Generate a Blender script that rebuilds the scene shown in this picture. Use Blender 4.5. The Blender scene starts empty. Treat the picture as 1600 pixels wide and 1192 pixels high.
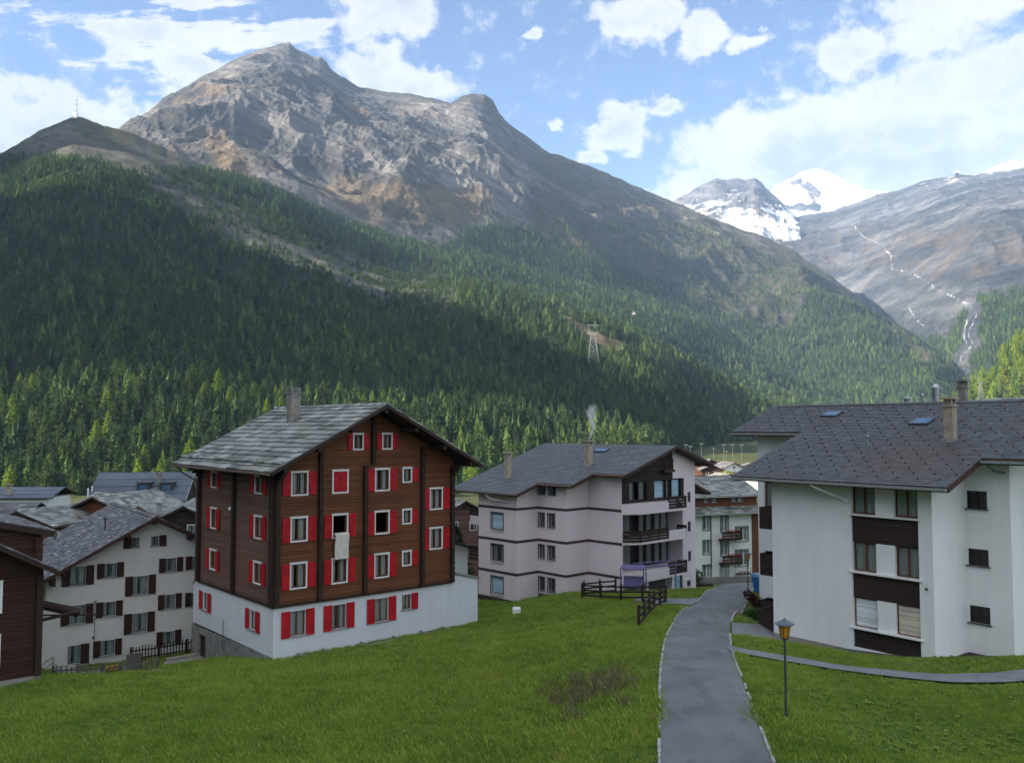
import bpy, bmesh, math, random
import numpy as np
from mathutils import Vector, Matrix
R = math.radians
rnd = random.Random(7)
SC = bpy.context.scene
COL = SC.collection

# ------------------------------------------------------------------ camera
cam_d = bpy.data.cameras.new("camera")
cam = bpy.data.objects.new("camera", cam_d); COL.objects.link(cam)
cam_d.sensor_width = 36.0; cam_d.lens = 1350 / 1600 * 36.0
cam_d.clip_start = 0.2; cam_d.clip_end = 40000
cam.location = (0, 0, 0)
cam.rotation_euler = (R(90) + math.atan(72 / 1350), 0, 0)
SC.camera = cam
SC.view_settings.view_transform = 'Standard'; SC.view_settings.look = 'None'
SC.view_settings.gamma = 1.0; SC.view_settings.use_curve_mapping = False
SC.view_settings.exposure = 2.25
SC.cycles.max_bounces = 6; SC.cycles.diffuse_bounces = 3; SC.cycles.glossy_bounces = 3
SC.cycles.transmission_bounces = 4; SC.cycles.transparent_max_bounces = 12; SC.cycles.volume_bounces = 2
SC.cycles.use_denoising = True

# ------------------------------------------------------------------ sun
SUN_AZ, SUN_EL = R(256), R(27)         # azimuth clockwise from +Y (north); the sun stands to the left, a little behind
to_sun = Vector((math.sin(SUN_AZ) * math.cos(SUN_EL), math.cos(SUN_AZ) * math.cos(SUN_EL), math.sin(SUN_EL)))
sun_d = bpy.data.lights.new("sun", 'SUN'); sun = bpy.data.objects.new("sun", sun_d); COL.objects.link(sun)
sun_d.energy = 5.0; sun_d.angle = R(0.55); sun_d.color = (1.0, 0.86, 0.70)
sun.rotation_euler = (-to_sun).to_track_quat('-Z', 'Y').to_euler()
sun.location = (-100, -50, 300)

# ------------------------------------------------------------------ node helper
class NT:
    def __init__(s, tree):
        s.t = tree; s.n = tree.nodes; s.l = tree.links
    def add(s, typ, **kw):
        n = s.n.new(typ)
        for k, v in kw.items(): setattr(n, k, v)
        return n
    def set(s, sock, v):
        if hasattr(v, 'is_linked') or isinstance(v, bpy.types.NodeSocket): s.l.new(v, sock)
        else:
            if hasattr(sock.default_value, '__len__') and not hasattr(v, '__len__'): v = [v] * len(sock.default_value)
            if hasattr(v, '__len__') and len(v) == 3 and len(sock.default_value) == 4: v = tuple(v) + (1,)
            sock.default_value = v
    def math(s, op, a, b=0.0, c=0.0, clamp=False):
        n = s.add('ShaderNodeMath', operation=op, use_clamp=clamp)
        s.set(n.inputs[0], a); s.set(n.inputs[1], b); s.set(n.inputs[2], c)
        return n.outputs[0]
    def vmath(s, op, a, b=(0, 0, 0)):
        n = s.add('ShaderNodeVectorMath', operation=op); s.set(n.inputs[0], a); s.set(n.inputs[1], b)
        return n.outputs['Value'] if op in ('LENGTH', 'DOT_PRODUCT') else n.outputs[0]
    def mix(s, f, a, b, blend='MIX'):
        n = s.add('ShaderNodeMix', data_type='RGBA', blend_type=blend)
        s.set(n.inputs['Factor'], f); s.set(n.inputs[6], a); s.set(n.inputs[7], b)
        return n.outputs[2]
    def ramp(s, f, stops, interp='LINEAR'):
        n = s.add('ShaderNodeValToRGB'); s.set(n.inputs[0], f); r = n.color_ramp; r.interpolation = interp
        while len(r.elements) < len(stops): r.elements.new(0.5)
        for e, (p, c) in zip(r.elements, stops):
            e.position = p; e.color = (c, c, c, 1) if not hasattr(c, '__len__') else tuple(c) + (1,)
        return n.outputs[0]
    def maprange(s, v, a, b, c=0.0, d=1.0, smooth=False):
        n = s.add('ShaderNodeMapRange', interpolation_type='SMOOTHSTEP' if smooth else 'LINEAR')
        s.set(n.inputs[0], v)
        for i, x in enumerate((a, b, c, d)): s.set(n.inputs[i + 1], x)
        return n.outputs[0]
    def noise(s, vec, scale, detail=4, rough=0.55, dist=0.0, out=0):
        n = s.add('ShaderNodeTexNoise'); s.set(n.inputs['Vector'], vec); n.inputs['Scale'].default_value = scale
        n.inputs['Detail'].default_value = detail; n.inputs['Roughness'].default_value = rough
        n.inputs['Distortion'].default_value = dist
        return n.outputs[out]
    def vec(s, x, y, z):
        n = s.add('ShaderNodeCombineXYZ'); s.set(n.inputs[0], x); s.set(n.inputs[1], y); s.set(n.inputs[2], z)
        return n.outputs[0]
    def bump(s, h, strength=0.5, dist=0.02):
        n = s.add('ShaderNodeBump'); s.set(n.inputs['Height'], h); n.inputs['Strength'].default_value = strength
        n.inputs['Distance'].default_value = dist
        return n.outputs[0]

# ------------------------------------------------------------------ world: Nishita sky with clouds laid out by direction
world = bpy.data.worlds.new("World"); SC.world = world; world.use_nodes = True
w = NT(world.node_tree); w.n.clear()
bg = w.add('ShaderNodeBackground'); wo = w.add('ShaderNodeOutputWorld'); w.l.new(bg.outputs[0], wo.inputs[0])
sky = w.add('ShaderNodeTexSky', sky_type='NISHITA'); sky.sun_disc = False
sky.sun_elevation = SUN_EL; sky.sun_rotation = SUN_AZ; sky.altitude = 1800; sky.air_density = 1.0; sky.dust_density = 0.6; sky.ozone_density = 1.4
SKY_STRENGTH = 0.073
CL = 2.55                                # radiance of lit cloud against the same background strength
tc = w.add('ShaderNodeTexCoord'); sep = w.add('ShaderNodeSeparateXYZ'); w.l.new(tc.outputs['Generated'], sep.inputs[0])
dx, dy, dz = sep.outputs
az = w.math('ARCTAN2', dx, dy)
el = w.math('ARCSINE', dz)
P0 = w.vec(az, el, 0.0)
warp = w.noise(w.vmath('MULTIPLY', P0, (1.0, 1.5, 1.0)), 9.0, 6, 0.62, out=1)
warp = w.vmath('MULTIPLY', w.vmath('SUBTRACT', warp, (0.5, 0.5, 0.5)), (0.125, 0.105, 0.0))
P1 = w.vmath('ADD', P0, warp)
# (azimuth, elevation, half width, half height, weight) in degrees
BLOBS = [(30.5, 17.6, 13.5, 4.6, 1.25), (18.5, 17.6, 8.5, 3.3, 1.1), (15.0, 15.3, 6.4, 2.0, 1.0), (31, 26.5, 10, 5.2, 1.1), (21.5, 22.6, 3.6, 2.4, .75), (26.5, 22.6, 4.0, 2.2, .6), (13, 14.6, 4.0, 1.5, .9),
         (27, 15.2, 14, 2.6, 1.15), (20.5, 28.6, 6.0, 2.2, .9), (8.4, 25.6, 3.6, 2.0, .9), (12.7, 24.6, 2.2, 1.7, .95), (15.8, 24.2, 1.5, .8, .6), (7.2, 19.4, 2.5, 1.7, 1.0),
         (10.0, 20.4, 1.6, 1.0, .75), (5.3, 17.5, 1.7, .95, .85), (2.9, 19.9, .9, .6, .5), (1.2, 24.6, 1.5, .5, .6), (-8.6, 26.0, 4.2, 2.3, 1.0), (-10.5, 28.6, 7.0, 2.2, .95),
         (-9.0, 22.4, 4.0, 1.9, 1.0), (-6.2, 21.6, 3.4, 1.6, .9), (-20.7, 21.0, 2.6, 1.7, 1.05), (-27.5, 17.6, 8.0, 2.3, 1.1), (-31, 16.5, 6, 2.3, 1.0)]
dens = None
for a0, e0, ra, re_, wt in BLOBS:
    d = w.vmath('SUBTRACT', P1, (R(a0), R(e0), 0))
    d = w.vmath('MULTIPLY', d, (1 / R(ra), 1 / R(re_), 0))
    v = w.math('MULTIPLY', w.math('SUBTRACT', 1.0, w.vmath('LENGTH', d)), wt)
    dens = v if dens is None else w.math('SMOOTH_MAX', dens, v, 0.06)
# combed high cloud in the upper left
rot = w.add('ShaderNodeVectorRotate', rotation_type='Z_AXIS'); w.set(rot.inputs['Vector'], P0); rot.inputs['Angle'].default_value = R(-11)
st = w.noise(w.vmath('MULTIPLY', rot.outputs[0], (0.28, 1.7, 1.0)), 17.0, 6, 0.6)
dm = w.vmath('LENGTH', w.vmath('MULTIPLY', w.vmath('SUBTRACT', P1, (R(-25), R(25.0), 0)), (1 / R(16), 1 / R(6.5), 0)))
streak = w.math('ADD', w.math('MULTIPLY', w.math('SUBTRACT', 1.0, dm), 0.55), w.math('MULTIPLY', w.math('SUBTRACT', st, 0.535), 5.5))
streak = w.math('MULTIPLY', streak, w.maprange(dm, 1.15, 0.7, 0, 0.75))
# broken cloud all round the rest of the sky
gen = w.noise(tc.outputs['Generated'], 2.3, 7, 0.6)
front = w.maprange(dy, 0.55, 0.8, 0.0, 1.0)
high = w.maprange(el, R(30), R(42), 1.0, 0.0)
free = w.math('SUBTRACT', 1.0, w.math('MULTIPLY', front, high))
around = w.math('MULTIPLY', w.math('SUBTRACT', gen, 0.46), w.math('MULTIPLY', free, 6.0))
fine = w.math('MULTIPLY', w.math('SUBTRACT', w.noise(P0, 30.0, 7, 0.68), 0.5), 1.15)
dens = w.math('ADD', w.math('MAXIMUM', w.math('MAXIMUM', dens, streak), around), fine)
cover = w.maprange(dens, 0.02, 0.36, 0, 1, True)
shade = w.noise(w.vmath('ADD', w.vmath('MULTIPLY', P1, (1.0, 1.7, 1)), (3.1, .02, 0)), 9.0, 7, 0.6)
thick = w.maprange(dens, 0.18, 0.75, 0, 1)
lowgrey = w.maprange(el, R(14), R(20), 1.0, 0.62)
tone = w.math('SUBTRACT', 1.0, w.math('MULTIPLY', w.math('MULTIPLY', w.maprange(shade, 0.38, 0.60), thick), w.math('MULTIPLY', lowgrey, 1.0)))
ccol = w.mix(tone, (CL * .50, CL * .55, CL * .64), (CL * 1.03, CL * 1.0, CL * .98))
behind = w.maprange(dy, 0.2, -0.3, 1.0, 1.9)    # unseen clouds behind the camera, brightened to lift the shaded walls
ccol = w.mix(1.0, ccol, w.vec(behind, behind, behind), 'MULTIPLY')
skyc = w.mix(1.0, sky.outputs[0], (0.40, 0.46, 0.54), 'MULTIPLY')
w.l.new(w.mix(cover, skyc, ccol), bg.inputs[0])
bg.inputs[1].default_value = SKY_STRENGTH

# ------------------------------------------------------------------ numpy noise
def _h(ix, iy, seed):
    n = (ix.astype(np.int64) * 374761393 + iy.astype(np.int64) * 668265263 + seed * 1442695041) & 0xffffffff
    n = ((n ^ (n >> 13)) * 1274126177) & 0xffffffff
    return ((n ^ (n >> 16)) & 0xffff) / 65535.0
def vnoise(x, y, seed=0):
    ix, iy = np.floor(x), np.floor(y); fx, fy = x - ix, y - iy
    fx = fx * fx * fx * (fx * (fx * 6 - 15) + 10); fy = fy * fy * fy * (fy * (fy * 6 - 15) + 10)
    a, b, c, d = _h(ix, iy, seed), _h(ix + 1, iy, seed), _h(ix, iy + 1, seed), _h(ix + 1, iy + 1, seed)
    return (a + (b - a) * fx) * (1 - fy) + (c + (d - c) * fx) * fy
def fbm(x, y, seed=0, oct=5, gain=.5):
    s, a, t = 0, 1.0, 0
    for o in range(oct):
        s = s + a * (vnoise(x, y, seed + o) * 2 - 1); t += a; a *= gain
        x, y = x * 2.03 * .8 - y * 2.03 * .6, x * 2.03 * .6 + y * 2.03 * .8
    return s / t
def ridged(x, y, seed=0, oct=6, gain=.55):
    s, a, t = 0, 1.0, 0
    for o in range(oct):
        s = s + a * (1 - np.abs(vnoise(x, y, seed + o) * 2 - 1) * 2); t += a; a *= gain
        x, y = x * 2.07 * .8 - y * 2.07 * .6, x * 2.07 * .6 + y * 2.07 * .8
    return s / t
def sstep(a, b, x):
    t = np.clip((x - a) / (b - a), 0, 1); return t * t * (3 - 2 * t)

# ------------------------------------------------------------------ mesh helpers
class MB:
    def __init__(s): s.v = []; s.f = []; s.m = []
    def poly(s, pts, m=0):
        b = len(s.v); s.v += [tuple(p) for p in pts]; s.f.append(tuple(range(b, b + len(pts)))); s.m.append(m)
    def hexa(s, p, m=0):
        b = len(s.v); s.v += [tuple(q) for q in p]
        for f in ((0, 3, 2, 1), (4, 5, 6, 7), (0, 1, 5, 4), (1, 2, 6, 5), (2, 3, 7, 6), (3, 0, 4, 7)):
            s.f.append(tuple(b + i for i in f)); s.m.append(m)
    def box(s, x0, x1, y0, y1, z0, z1, m=0):
        s.hexa([(x0, y0, z0), (x1, y0, z0), (x1, y1, z0), (x0, y1, z0), (x0, y0, z1), (x1, y0, z1), (x1, y1, z1), (x0, y1, z1)], m)
    def tube(s, p0, p1, r0, r1=None, n=8, m=0, cap=True):
        p0, p1 = Vector(p0), Vector(p1); r1 = r0 if r1 is None else r1
        d = (p1 - p0).normalized(); u = d.orthogonal().normalized(); v = d.cross(u)
        b = len(s.v)
        for p, r in ((p0, r0), (p1, r1)):
            for i in range(n):
                a = 2 * math.pi * i / n; s.v.append(tuple(p + (u * math.cos(a) + v * math.sin(a)) * r))
        for i in range(n):
            j = (i + 1) % n; s.f.append((b + i, b + j, b + n + j, b + n + i)); s.m.append(m)
        if cap: s.f.append(tuple(range(b + n - 1, b - 1, -1))); s.m.append(m); s.f.append(tuple(range(b + n, b + 2 * n))); s.m.append(m)
    def pipe(s, pts, r, n=8, m=0):
        for a, b in zip(pts[:-1], pts[1:]): s.tube(a, b, r, n=n, m=m)
    def ball(s, c, rx, ry=None, rz=None, n=8, k=5, m=0):
        ry = rx if ry is None else ry; rz = rx if rz is None else rz; b = len(s.v)
        for j in range(k + 1):
            t = math.pi * j / k
            for i in range(n):
                a = 2 * math.pi * i / n
                s.v.append((c[0] + rx * math.sin(t) * math.cos(a), c[1] + ry * math.sin(t) * math.sin(a), c[2] + rz * math.cos(t)))
        for j in range(k):
            for i in range(n):
                q = (i + 1) % n; s.f.append((b + j * n + i, b + j * n + q, b + (j + 1) * n + q, b + (j + 1) * n + i)); s.m.append(m)
    def mesh(s, name, mats, smooth=False):
        me = bpy.data.meshes.new(name); me.from_pydata(s.v, [], s.f)
        for q in (mats if isinstance(mats, (list, tuple)) else [mats]): me.materials.append(q)
        me.polygons.foreach_set('material_index', s.m)
        if smooth: me.polygons.foreach_set('use_smooth', [True] * len(s.f))
        me.update(); return me
def tag(o, label=None, cat=None, group=None, kind=None):
    for k, v in (('label', label), ('category', cat), ('group', group), ('kind', kind)):
        if v: o[k] = v
    return o
def link(name, me, parent=None, loc=None):
    o = bpy.data.objects.new(name, me); COL.objects.link(o)
    if parent: o.parent = parent
    if loc: o.location = loc
    return o
def put(name, mb, mats, parent=None, smooth=False, loc=None): return link(name, mb.mesh(name, mats, smooth), parent, loc)
def thing(name, label, cat, loc=(0, 0, 0), rz=0, group=None):
    o = bpy.data.objects.new(name, None); COL.objects.link(o); o.location = loc; o.rotation_euler = (0, 0, rz)
    o.empty_display_size = 0.5
    return tag(o, label, cat, group)
def grid_mesh(name, X, Y, Z, mat, attrs=None, smooth=True):
    nr, nc = X.shape; co = np.stack([X, Y, Z], -1).reshape(-1, 3)
    i = np.arange(nr * nc).reshape(nr, nc)
    f = np.stack([i[:-1, :-1], i[:-1, 1:], i[1:, 1:], i[1:, :-1]], -1).reshape(-1, 4)
    me = bpy.data.meshes.new(name); me.vertices.add(len(co)); me.vertices.foreach_set('co', co.ravel())
    me.loops.add(f.size); me.loops.foreach_set('vertex_index', f.ravel())
    me.polygons.add(len(f)); me.polygons.foreach_set('loop_start', np.arange(0, f.size, 4))
    me.update(calc_edges=True); me.validate()
    me.polygons.foreach_set('use_smooth', np.full(len(me.polygons), smooth))
    me.materials.append(mat)
    for k, a in (attrs or {}).items():
        at_ = me.attributes.new(k, 'FLOAT', 'POINT'); at_.data.foreach_set('value', np.asarray(a, float).ravel())
    return me

# ------------------------------------------------------------------ materials
def new_mat(name):
    m = bpy.data.materials.new(name); m.use_nodes = True; t = NT(m.node_tree)
    b = m.node_tree.nodes['Principled BSDF']; return m, t, b
def simple(name, col, rough=.7, var=.18, scale=3.0, metal=0.0, bump=.0, spec=.3):
    m, t, b = new_mat(name); co = t.add('ShaderNodeTexCoord').outputs['Object']
    n = t.noise(co, scale, 5, .6); f = t.maprange(n, .3, .7, 1 - var, 1 + var)
    t.set(b.inputs['Base Color'], t.mix(1.0, col, t.vec(f, f, f), 'MULTIPLY'))
    b.inputs['Roughness'].default_value = rough; b.inputs['Metallic'].default_value = metal; b.inputs['Specular IOR Level'].default_value = spec
    if bump: t.set(b.inputs['Normal'], t.bump(t.noise(co, scale * 8, 4), bump, .02))
    return m
def plaster(name, col, dirt=.16):
    m, t, b = new_mat(name); co = t.add('ShaderNodeTexCoord').outputs['Object']
    n = t.noise(co, .5, 6, .6); st_ = t.noise(t.vmath('MULTIPLY', co, (2.2, 2.2, .22)), 1.0, 5, .6)
    f = t.math('ADD', t.math('MULTIPLY', n, dirt), t.math('MULTIPLY', st_, dirt)); f = t.math('SUBTRACT', 1 + dirt * .9, f)
    t.set(b.inputs['Base Color'], t.mix(1.0, col, t.vec(f, f, f), 'MULTIPLY'))
    b.inputs['Roughness'].default_value = .9; b.inputs['Specular IOR Level'].default_value = .15
    t.set(b.inputs['Normal'], t.bump(t.noise(co, 22, 4, .6), .25, .012)); return m
def planks(name, col, h=.19, dark=.35, grain=.35, rough=.75, vertical=False):
    m, t, b = new_mat(name); co = t.add('ShaderNodeTexCoord').outputs['Object']; sp = t.add('ShaderNodeSeparateXYZ'); t.set(sp.inputs[0], co)
    ax = sp.outputs[2] if not vertical else t.math('ADD', sp.outputs[0], sp.outputs[1])
    zz = t.math('DIVIDE', ax, h); fr = t.math('FRACT', zz); row = t.math('FLOOR', zz)
    gap = t.math('MULTIPLY', t.maprange(fr, .0, .09, 0, 1), t.maprange(fr, 1.0, .93, 0, 1))
    rn = t.add('ShaderNodeTexWhiteNoise', noise_dimensions='1D'); t.set(rn.inputs['W'], row)
    sc = (.6, .6, 14) if not vertical else (10, 10, .6)
    gr = t.noise(t.vmath('MULTIPLY', co, sc), 2.4, 6, .65); big = t.noise(co, .35, 4, .6)
    f = t.math('ADD', t.math('MULTIPLY', t.math('SUBTRACT', gr, .5), grain * 2), t.math('MULTIPLY', t.math('SUBTRACT', rn.outputs['Value'], .5), .35))
    f = t.math('ADD', t.math('ADD', f, 1.0), t.math('MULTIPLY', t.math('SUBTRACT', big, .5), .9))
    f = t.math('MULTIPLY', f, t.maprange(gap, 0, 1, dark, 1.0))
    t.set(b.inputs['Base Color'], t.mix(1.0, col, t.vec(f, f, f), 'MULTIPLY'))
    b.inputs['Roughness'].default_value = rough; b.inputs['Specular IOR Level'].default_value = .25
    t.set(b.inputs['Normal'], t.bump(t.math('ADD', gap, t.math('MULTIPLY', gr, .3)), .7, .03)); return m
def slate(name, stops, moss=(.20, .15, .05), mossf=.25, rough=.55, stain=None):
    m, t, b = new_mat(name); co = t.add('ShaderNodeTexCoord').outputs['Object']; g = t.add('ShaderNodeNewGeometry')
    c = t.ramp(g.outputs['Random Per Island'], stops)
    n = t.noise(co, 2.6, 6, .65); f = t.maprange(n, .3, .7, .78, 1.2); c = t.mix(1.0, c, t.vec(f, f, f), 'MULTIPLY')
    fn = t.maprange(t.noise(co, 19, 4, .7), .3, .75, .82, 1.16); c = t.mix(1.0, c, t.vec(fn, fn, fn), 'MULTIPLY')
    mm = t.maprange(t.noise(co, .45, 7, .7), .5, .72, 0, mossf); c = t.mix(mm, c, moss)
    if stain:
        (cx, cy, cz), rr, scol = stain
        dd = t.vmath('LENGTH', t.vmath('SUBTRACT', t.vmath('ADD', co, t.vmath('MULTIPLY', t.noise(co, .8, 5, .6, out=1), (1.8, 1.8, 0))), (cx, cy, cz)))
        c = t.mix(t.maprange(dd, rr, rr * .3, 0, .55), c, scol)
    t.set(b.inputs['Base Color'], c); b.inputs['Roughness'].default_value = rough; b.inputs['Specular IOR Level'].default_value = .4
    t.set(b.inputs['Normal'], t.bump(t.noise(co, 9, 5, .65), .45, .03)); return m
def attr(t, name): n = t.add('ShaderNodeAttribute'); n.attribute_name = name; return n.outputs['Fac']

M = {}
M['white'] = plaster('white_plaster', (.82, .82, .81), .17)
M['white2'] = plaster('cream_plaster', (.74, .73, .69), .18)
M['pink'] = plaster('pink_plaster', (.76, .665, .675), .12)
M['base'] = plaster('rough_white_plaster', (.68, .70, .72), .20)
M['plinth'] = simple('concrete_plinth', (.30, .28, .25), .9, .2, 2.5, bump=.4)
M['log'] = planks('stained_larch_boards', (.155, .060, .026), .2, .3)
M['logL'] = planks('weathered_larch_boards', (.16, .092, .070), .2, .35)
M['brown'] = planks('brown_stained_boards', (.05, .022, .014), .22, .5, .2)
M['darkw'] = planks('dark_brown_boards', (.040, .026, .021), .17, .5, .25)
M['trim'] = simple('dark_timber', (.036, .020, .014), .7, .3, 4)
M['trimr'] = simple('red_brown_timber', (.060, .026, .018), .7, .3, 4)
M['band'] = simple('brown_band_paint', (.06, .032, .03), .7, .15, 4)
M['redp'] = simple('red_shutter_paint', (.44, .010, .016), .6, .35, 2.2)
M['whitep'] = simple('white_paint', (.80, .80, .78), .5, .07, 5)
M['sash'] = simple('brown_sash_wood', (.13, .05, .022), .5, .2, 6)
M['greyf'] = simple('dark_grey_frame', (.055, .06, .065), .45, .15, 5)
M['bluef'] = simple('blue_grey_frame', (.10, .14, .17), .5, .15, 5)
M['shut'] = simple('dark_brown_shutter_paint', (.042, .018, .014), .6, .2, 5)
M['sill'] = simple('grey_stone_sill', (.30, .30, .30), .7, .15, 5)
M['metal'] = simple('galvanised_metal', (.45, .46, .47), .35, .1, 5, metal=.85)
M['gutter'] = simple('weathered_copper_gutter', (.16, .11, .085), .5, .25, 5, metal=.3)
M['gutterg'] = simple('grey_metal_gutter', (.36, .36, .36), .45, .2, 5, metal=.4)
M['curt'] = simple('net_curtain', (.62, .62, .58), .9, .12, 9)
M['blindw'] = planks('white_roller_blind', (.62, .66, .68), .09, .75, .03)
M['blindc'] = planks('cream_roller_blind', (.60, .56, .44), .07, .85, .03)
M['blindb'] = planks('pale_blue_blind', (.42, .60, .70), .08, .8, .03)  # slatted blue panel standing in for sky reflected in the panes
M['chim'] = simple('beige_chimney_render', (.36, .30, .23), .9, .25, 2.2, bump=.4)
M['chimg'] = simple('grey_chimney_render', (.24, .22, .20), .9, .3, 2.2, bump=.4)
M['stonew'] = None
m, t, b = new_mat('tree_bark'); co = t.add('ShaderNodeTexCoord').outputs['Object']
t.set(b.inputs['Base Color'], t.ramp(t.noise(co, 6, 5), [(.3, (.035, .025, .018)), (.7, (.10, .075, .055))])); b.inputs['Roughness'].default_value = .95; M['bark'] = m
m, t, b = new_mat('window_glass'); m.node_tree.nodes.remove(b)
gl = t.add('ShaderNodeBsdfGlossy'); gl.inputs['Roughness'].default_value = .03; tr = t.add('ShaderNodeBsdfTransparent'); tr.inputs[0].default_value = (.80, .85, .86, 1)
fr_ = t.add('ShaderNodeFresnel'); fr_.inputs[0].default_value = 1.55; ms = t.add('ShaderNodeMixShader')
co = t.add('ShaderNodeTexCoord').outputs['Object']; t.set(gl.inputs['Normal'], t.bump(t.noise(co, 1.3, 2), .06, .05))
t.set(ms.inputs[0], t.math('ADD', t.math('MULTIPLY', fr_.outputs[0], .7), .02)); t.l.new(tr.outputs[0], ms.inputs[1]); t.l.new(gl.outputs[0], ms.inputs[2])
t.l.new(ms.outputs[0], m.node_tree.nodes['Material Output'].inputs[0]); M['glass'] = m
m, t, b = new_mat('skylight_glass'); b.inputs['Base Color'].default_value = (.05, .12, .22, 1); b.inputs['Roughness'].default_value = .04; b.inputs['Specular IOR Level'].default_value = 1.0; M['skyglass'] = m
m, t, b = new_mat('rubble_stone_wall'); co = t.add('ShaderNodeTexCoord').outputs['Object']
vo = t.add('ShaderNodeTexVoronoi'); t.set(vo.inputs['Vector'], co); vo.inputs['Scale'].default_value = 3.4
ve = t.add('ShaderNodeTexVoronoi', feature='DISTANCE_TO_EDGE'); t.set(ve.inputs['Vector'], co); ve.inputs['Scale'].default_value = 3.4
cc = t.mix(t.noise(vo.outputs['Color'], 4.0, 1), (.10, .10, .10), (.42, .40, .37)); e = t.maprange(ve.outputs['Distance'], 0, .07)
t.set(b.inputs['Base Color'], t.mix(e, (.17, .16, .15), cc)); b.inputs['Roughness'].default_value = .9; t.set(b.inputs['Normal'], t.bump(e, .8, .05)); M['stonew'] = m
M['slab'] = slate('stone_roof_slabs', [(0, (.09, .098, .084)), (.35, (.19, .20, .178)), (.7, (.28, .29, .262)), (1, (.40, .405, .37))], (.17, .14, .09), .35, .5)
M['slabW'] = slate('old_stone_roof_slabs', [(0, (.06, .062, .07)), (.5, (.11, .112, .122)), (.85, (.17, .172, .185)), (1, (.33, .33, .34))], (.13, .10, .07), .4, .6)
M['tileP'] = slate('grey_slate_tiles', [(0, (.085, .095, .105)), (1, (.135, .145, .155))], (.13, .115, .09), .35, .55)
M['tileB'] = slate('dark_slate_tiles', [(0, (.070, .074, .082)), (1, (.115, .12, .13))], (.10, .085, .075), .4, .6, ((2.4, 3.0, -.5), 3.6, (.13, .075, .058)))
M['tinroof'] = planks('grey_blue_sheet_roof', (.095, .115, .14), .9, .7, .05, .45)

# ------------------------------------------------------------------ ground
CP = np.array([(-13.7, 50.0, -13.25), (-21.8, 59.6, -15.75), (-2.3, 59.7, -13.2), (0.4, 71.0, -14.2), (-0.8, 71.0, -14.3), (-3.0, 75.0, -14.7), (3.6, 70.0, -13.4), (9.3, 69.0, -13.0), (15.9, 76.0, -14.01),
 (-23.4, 44.4, -12.5), (-25.0, 43.0, -12.85), (-22.6, 42.0, -12.88), (-27.9, 58.0, -15.91), (-26.6, 64.0, -16.41), (-26.3, 72.0, -17.0), (-22.4, 38.5, -12.13), (-13.8, 38.0, -11.98), (-5.4, 37.0, -11.66),
 (0.0, 35.0, -11.03), (3.0, 32.5, -10.0), (2.4, 38.0, -10.6), (4.6, 36.0, -9.9), (3.9, 29.5, -9.4), (-6.7, 46.0, -12.13), (0.0, 48.0, -11.62), (4.0, 55.0, -12.12), (7.5, 57.0, -11.74), (6.6, 45.0, -10.35),
 (10.3, 57.0, -11.45), (5.7, 66.0, -12.74), (2.9, 67.0, -13.08), (19.2, 40.0, -10.45), (14.0, 47.0, -11.24), (14.2, 51.0, -11.43), (15.7, 36.0, -10.01), (11.6, 38.0, -9.98), (21.0, 36.0, -9.88), (18.0, 31.0, -9.77),
 (13.5, 31.0, -9.6), (9.8, 30.0, -9.4), (19.9, 80.0, -14.45), (20.6, 88.0, -15.71), (26.0, 96.0, -17.4), (12.9, 48.6, -10.5), (0.3, 64.0, -13.28),
 (4.9, 29, -9.2), (7.85, 29, -9.2), (5.33, 31.4, -9.25), (8.28, 31.4, -9.25), (6.06, 35.5, -9.64), (9.03, 35.5, -9.64), (7.18, 41, -10.0), (10.15, 41, -10.0), (8.94, 47.6, -10.33), (11.9, 47.6, -10.33),
 (10.07, 50.6, -10.48), (13.03, 50.6, -10.48), (12.44, 57, -11.0), (15.23, 57, -11.0), (14.62, 64, -11.9), (17.39, 64, -11.9), (17, 71, -13.0), (20, 71, -13.0),
 (0, 4, -8.0), (5, 20, -8.9), (8, 10, -8.4), (-12, 20, -10.4), (-26, 24, -11.4), (20, 18, -9.2), (-35, 5, -10), (35, 5, -8.6), (0, -20, -6), (-40, -20, -7), (40, -20, -6),
 (45, 38, -10.0), (52, 80, -14), (34, 66, -13), (45, 110, -18), (-45, 45, -14.5), (-52, 80, -18.5), (-20, 100, -20), (-2, 90, -17.8), (8, 108, -19), (-60, 120, -23), (60, 130, -21), (10, 130, -22), (30, 100, -18), (-30, 125, -23), (14, 97, -17.9),
 (-24, 54, -15.3), (-22, 53, -14.7), (-24.6, 50, -14.3), (-19.3, 52, -14.0), (-17.5, 50.5, -13.6), (-21.6, 47, -13.3), (60, 20, -10), (-60, 20, -13), (22, 56, -12.2), (17, 68, -12.6)], float)
def _phi(r2): return .5 * r2 * np.log(r2 + 1e-9)
_n = len(CP); _K = _phi(((CP[:, None, :2] - CP[None, :, :2]) ** 2).sum(-1)) + np.eye(_n) * 2.0
_Pm = np.c_[np.ones(_n), CP[:, :2]]; _A = np.block([[_K, _Pm], [_Pm.T, np.zeros((3, 3))]])
_sol = np.linalg.solve(_A, np.r_[CP[:, 2], 0, 0, 0])
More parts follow.
